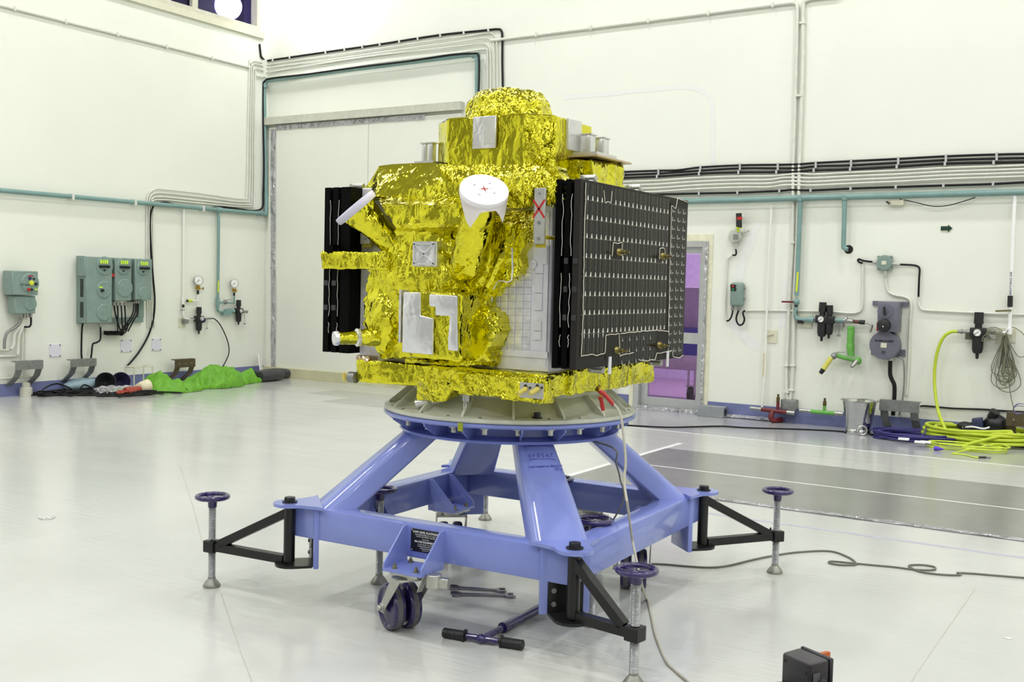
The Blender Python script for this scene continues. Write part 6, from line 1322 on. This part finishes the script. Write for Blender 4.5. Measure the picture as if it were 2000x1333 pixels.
# ---- heap by the left wall: green suit, cables, horns, pouch
def heap(name, outline, zf, mt, label, cat, parent=None, amp=.03, seed=1, step=.035, kind=None):
    """soft cloth lying on the floor: footprint polygon with height function and folds"""
    m = MB(); xs = [p.x for p in outline]; ys = [p.y for p in outline]
    def ins(x, y):
        r = False; n = len(outline)
        for i in range(n):
            a, b = outline[i], outline[(i + 1) % n]
            if (a.y > y) != (b.y > y) and x < (b.x - a.x) * (y - a.y) / (b.y - a.y) + a.x: r = not r
        return r
    vs = {}; nx, ny = int((max(xs) - min(xs)) / step) + 2, int((max(ys) - min(ys)) / step) + 2
    for i in range(nx):
        for j in range(ny):
            x, y = min(xs) + i * step, min(ys) + j * step
            if ins(x, y):
                p = V((x, y, 0)); de = min(((p - a) - (b - a) * max(0, min(1, (p - a).dot(b - a) / (b - a).length_squared))).length for a, b in zip(outline, outline[1:] + outline[:1]))
                z_ = zf(x, y) * min(1, de / .15) ** .9 + .018; w_ = noise.noise_vector(V((x * 2, y * 2, seed))) * .35; q = V((x * 5. + seed + w_.x * 3, y * 3.2 + w_.y * 3, seed))
                z_ += .05 * crumple(V((x * 1.3, y * .8, 0)), 4.) * min(1, de / .10); g_ = V((x * 3 + y * 2.2 + w_.x * 6, y * 9 - x * 4 + w_.y * 6, seed)); z_ += .075 * (.25 - abs(noise.noise(g_))) * min(1, de / .05); z_ += .03 * (.25 - abs(noise.noise(g_ * 2.1)))
                z_ += amp * .6 * (1 - abs(noise.noise(q)) * 2.2) * min(1, de / .06) + amp * .6 * noise.noise(q * 2.3)
                vs[i, j] = m.bm.verts.new((x, y, max(z_, .006)))
    for i in range(nx):
        for j in range(ny):
            q = [(i, j), (i + 1, j), (i + 1, j + 1), (i, j + 1)]
            if all(k in vs for k in q): m._f([vs[k] for k in q])
    be = [e for e in m.bm.edges if len(e.link_faces) == 1]; r = bmesh.ops.extrude_edge_only(m.bm, edges=be)
    for v in [g for g in r['geom'] if isinstance(g, bmesh.types.BMVert)]: v.co.z = .001
    bmesh.ops.delete(m.bm, geom=[v for v in m.bm.verts if not v.link_faces], context='VERTS')
    bmesh.ops.smooth_vert(m.bm, verts=m.bm.verts[:], factor=.3, use_axis_x=True, use_axis_y=True, use_axis_z=True)
    return m.build(name, mt, parent, 42)
SG = mat('suit_green', (102, 164, 38), .6, var=.1)
yA, yB = pz(268, 772).y + .13, pz(452, 742).y
xc = XW + .75
t = thing('protective_suit', 'bright green protective suit with dark boots crumpled on the floor by the left wall', 'suit', V((xc, (yA + yB) / 2, 0)))
def P_(f, dx): return V((xc + dx, yA + (yB - yA) * f, 0))
ol = [P_(0, .05), P_(.04, .32), P_(.2, .42), P_(.36, .36), P_(.42, .22), P_(.55, .36), P_(.72, .3), P_(.82, .12), P_(1.0, .06), P_(1.02, -.14), P_(.9, -.22), P_(.6, -.3), P_(.42, -.22), P_(.3, -.18), P_(.1, -.25), P_(0, -.15)]
def zf(x, y):
    f = (y - yA) / (yB - yA); return .06 + .11 * math.exp(-((f - .12) / .09) ** 2) * (1 if x < xc + .2 else .5) + .15 * math.exp(-((f - .64) / .19) ** 2) + .08 * math.exp(-((f - .95) / .08) ** 2) - .03 * math.exp(-((f - .38) / .05) ** 2)
heap('suit_cloth', ol, zf, SG, None, None, t, .07, 3, .017)
for k, (f0, f1, dx) in enumerate(((1.0, 1.20, .02), (1.02, 1.33, -.12))):
    m = MB(); a, b = P_(f0, dx), P_(f1, dx - .03); m.tube([a + Z * .08, a.lerp(b, .5) + Z * .085, b + Z * .08, b + Z * .07 + (b - a) * .12], [.07, .075, .08, .085, .085, .085, .08, .075, .07, .06, .055, .05, .04], 14, 4); m.crinkle(.006, .05, 6, k); m.build('boot', mat('boot_black', (58, 58, 62), .45, var=.1), t)
m = MB(); a = P_(-.01, .16); m.tube([a + V((0, .06, .10)), a + V((.0, -.03, .09)), a + V((.02, -.10, .07))], [.09, .088, .085, .08, .075, .07, .065, .06, .06], 12, 4); m.build('cuff', mat('cuff_cream', (220, 210, 180), .5), t)
gl = mat('glove_red', (156, 62, 46), .5, var=.08)
m = MB(); g = a + V((.02, -.10, .06)); m.tube([g + V((0, .05, .01)), g + V((.01, -.10, .0)), g + V((.02, -.22, -.005))], [.045, .045, .048, .05, .055, .06, .06, .058, .05], 12, 4)
for k in range(4): m.tube([g + V((-.03 + .03 * k, -.2, .0)), g + V((-.035 + .033 * k, -.27, .004)), g + V((-.03 + .03 * k, -.33 + .02 * abs(k - 1.5), -.015))], [.016, .016, .015, .014, .013], 8, 2)
m.tube([g + V((.06, -.1, .0)), g + V((.10, -.17, .01)), g + V((.10, -.22, 0))], .016, 8, 2); m.build('glove', gl, t)
m = MB(); q = P_(.60, -.05); m.ball(q + Z * .24, (.05, .08, .03)); m.crinkle(.01, .03, 8, 1); m.build('glove', gl, t)
hm = mat('horn_black', (38, 40, 42), .5, 0, var=.15); 
for k, (x, y, r, lb) in enumerate(((206, 745, .125, 'left one of two dark flared horns lying by the blue skirting'), (236, 741, .12, 'right one of two dark flared horns, the one with a violet sheen'))):
    c_ = px(x, y, XW + .36); c_ = V((c_.x, c_.y, r)); d = V((.75, -.62, .1)) if k == 0 else V((.85, -.5, .1))
    m = MB(); m.lathe(c_, d, [(.03, -.26), (r * .34, -.19), (r * .74, -.10), (r * 1.02, .0), (r * .97, .003), (r * .7, -.07), (r * .3, -.14), (.001, -.16)], 32, True); tag(m.build('flared_horn', hm if k == 0 else mat('horn_violet', (54, 46, 80), .4, 0, var=.2), None), lb, 'horn')
c_ = pz(162, 765); t = MB(); t.ball(c_ + V((0, 0, .085)), (.13, .27, .085), 20); t.crinkle(.012, .05, 5, 3); tag(t.build('pouch', mat('pouch_grey_blue', (140, 164, 174), .5), None), 'pale grey blue pouch among the black cables by the left wall', 'pouch')
m = MB(); rnd = random.Random(4); P = []
for j in range(13):
    cx_, cy2 = rnd.uniform(105, 305), rnd.uniform(768, 775); rx_, ry_ = rnd.uniform(.18, .5), rnd.uniform(.1, .22); c_ = pz(cx_, cy2)
    for a in range(7): P.append(c_ + V((math.sin(a * .95 + j) * ry_, math.cos(a * .95 + j) * rx_, .01 + .05 * rnd.random() ** 2)))
P += [pz(95, 768, .01), LW(80, 766, .5), LW(92, 756, .35), LW(112, 750, .3), LW(135, 758, .4), pz(150, 768, .02), LW(165, 752, .3), pz(190, 766, .02)]
m.tube(P, .010, 6, 5); tag(m.build('cable_tangle', BC, None, 60), 'tangle of thin black cables on the floor along the left wall', 'cables')
c_ = pz(222, 768); m = MB(); m.obox(c_ + V((0, 0, .045)), (.10, .02, 0), (-.03, .22, 0), (0, 0, .03)); m.crinkle(.03, .04, 9, 5); 
for v in m.bm.verts: v.co.z = max(v.co.z, .003)
tag(m.build('foil_scrap', TAPE, None), 'crumpled silver foil scrap beside the horns', 'foil')
# ---------------------------------------------------------------- high-bay lamps under the ceiling
lampm = emit('lamp_disc', (250, 252, 255), 25.); hous = mat('lamp_housing', (120, 122, 124), .4, .6)
LI = 0
def lamp(P, tilt, energy, r=.24, label=None):
    global LI
    tl = V(tilt).normalized(); t = thing('high_bay_lamp', label, 'lamp', P, 'high bay lamps under the ceiling')
    MB().lathe(P, -tl, [(r, 0), (r * 1.02, .02), (r * .55, .22), (.09, .26), (.09, .42), (.02, .44)], 28, True).build('reflector', hous, t)
    MB().cyl(P - tl * .43, V((P.x, P.y, ZC)) if tl.z < -.9 else V((P.x - .02, YW, P.z + .35)), .015, n=8).build('hanger_rod', hous, t)
    MB().lathe(P + tl * .001, tl, [(r * .93, 0), (r * .93, .006)], 28).build('lens', lampm, t)
    ld = bpy.data.lights.new('lamp_light', 'AREA'); ld.shape = 'DISK'; ld.size = r * 1.9; ld.energy = energy; ld.color = (1, 1, .985)
    lo = bpy.data.objects.new('lamp_light', ld); COL.objects.link(lo); lo.parent = t
    lo.matrix_parent_inverse = Matrix.Identity(4); lo.location = tl * .012; lo.rotation_mode = 'QUATERNION'; lo.rotation_quaternion = tl.to_track_quat('-Z', 'Y')
for i in range(5):
    for j in range(5):
        lamp(V((-9.6 + i * 4.1, -6.4 + j * 4.0, 8.45)), (0, 0, -1), 140, label='high bay lamp hanging from the ceiling above the hall')
lamp(V((-10.85, 11.25, 5.95)), (.1, .62, -.5), 22, label='high bay lamp by the corner above the pipes')
w = bpy.data.worlds.new('world'); S.world = w; w.use_nodes = True
w.node_tree.nodes['Background'].inputs[0].default_value = (.5, .5, .52, 1); w.node_tree.nodes['Background'].inputs[1].default_value = .02
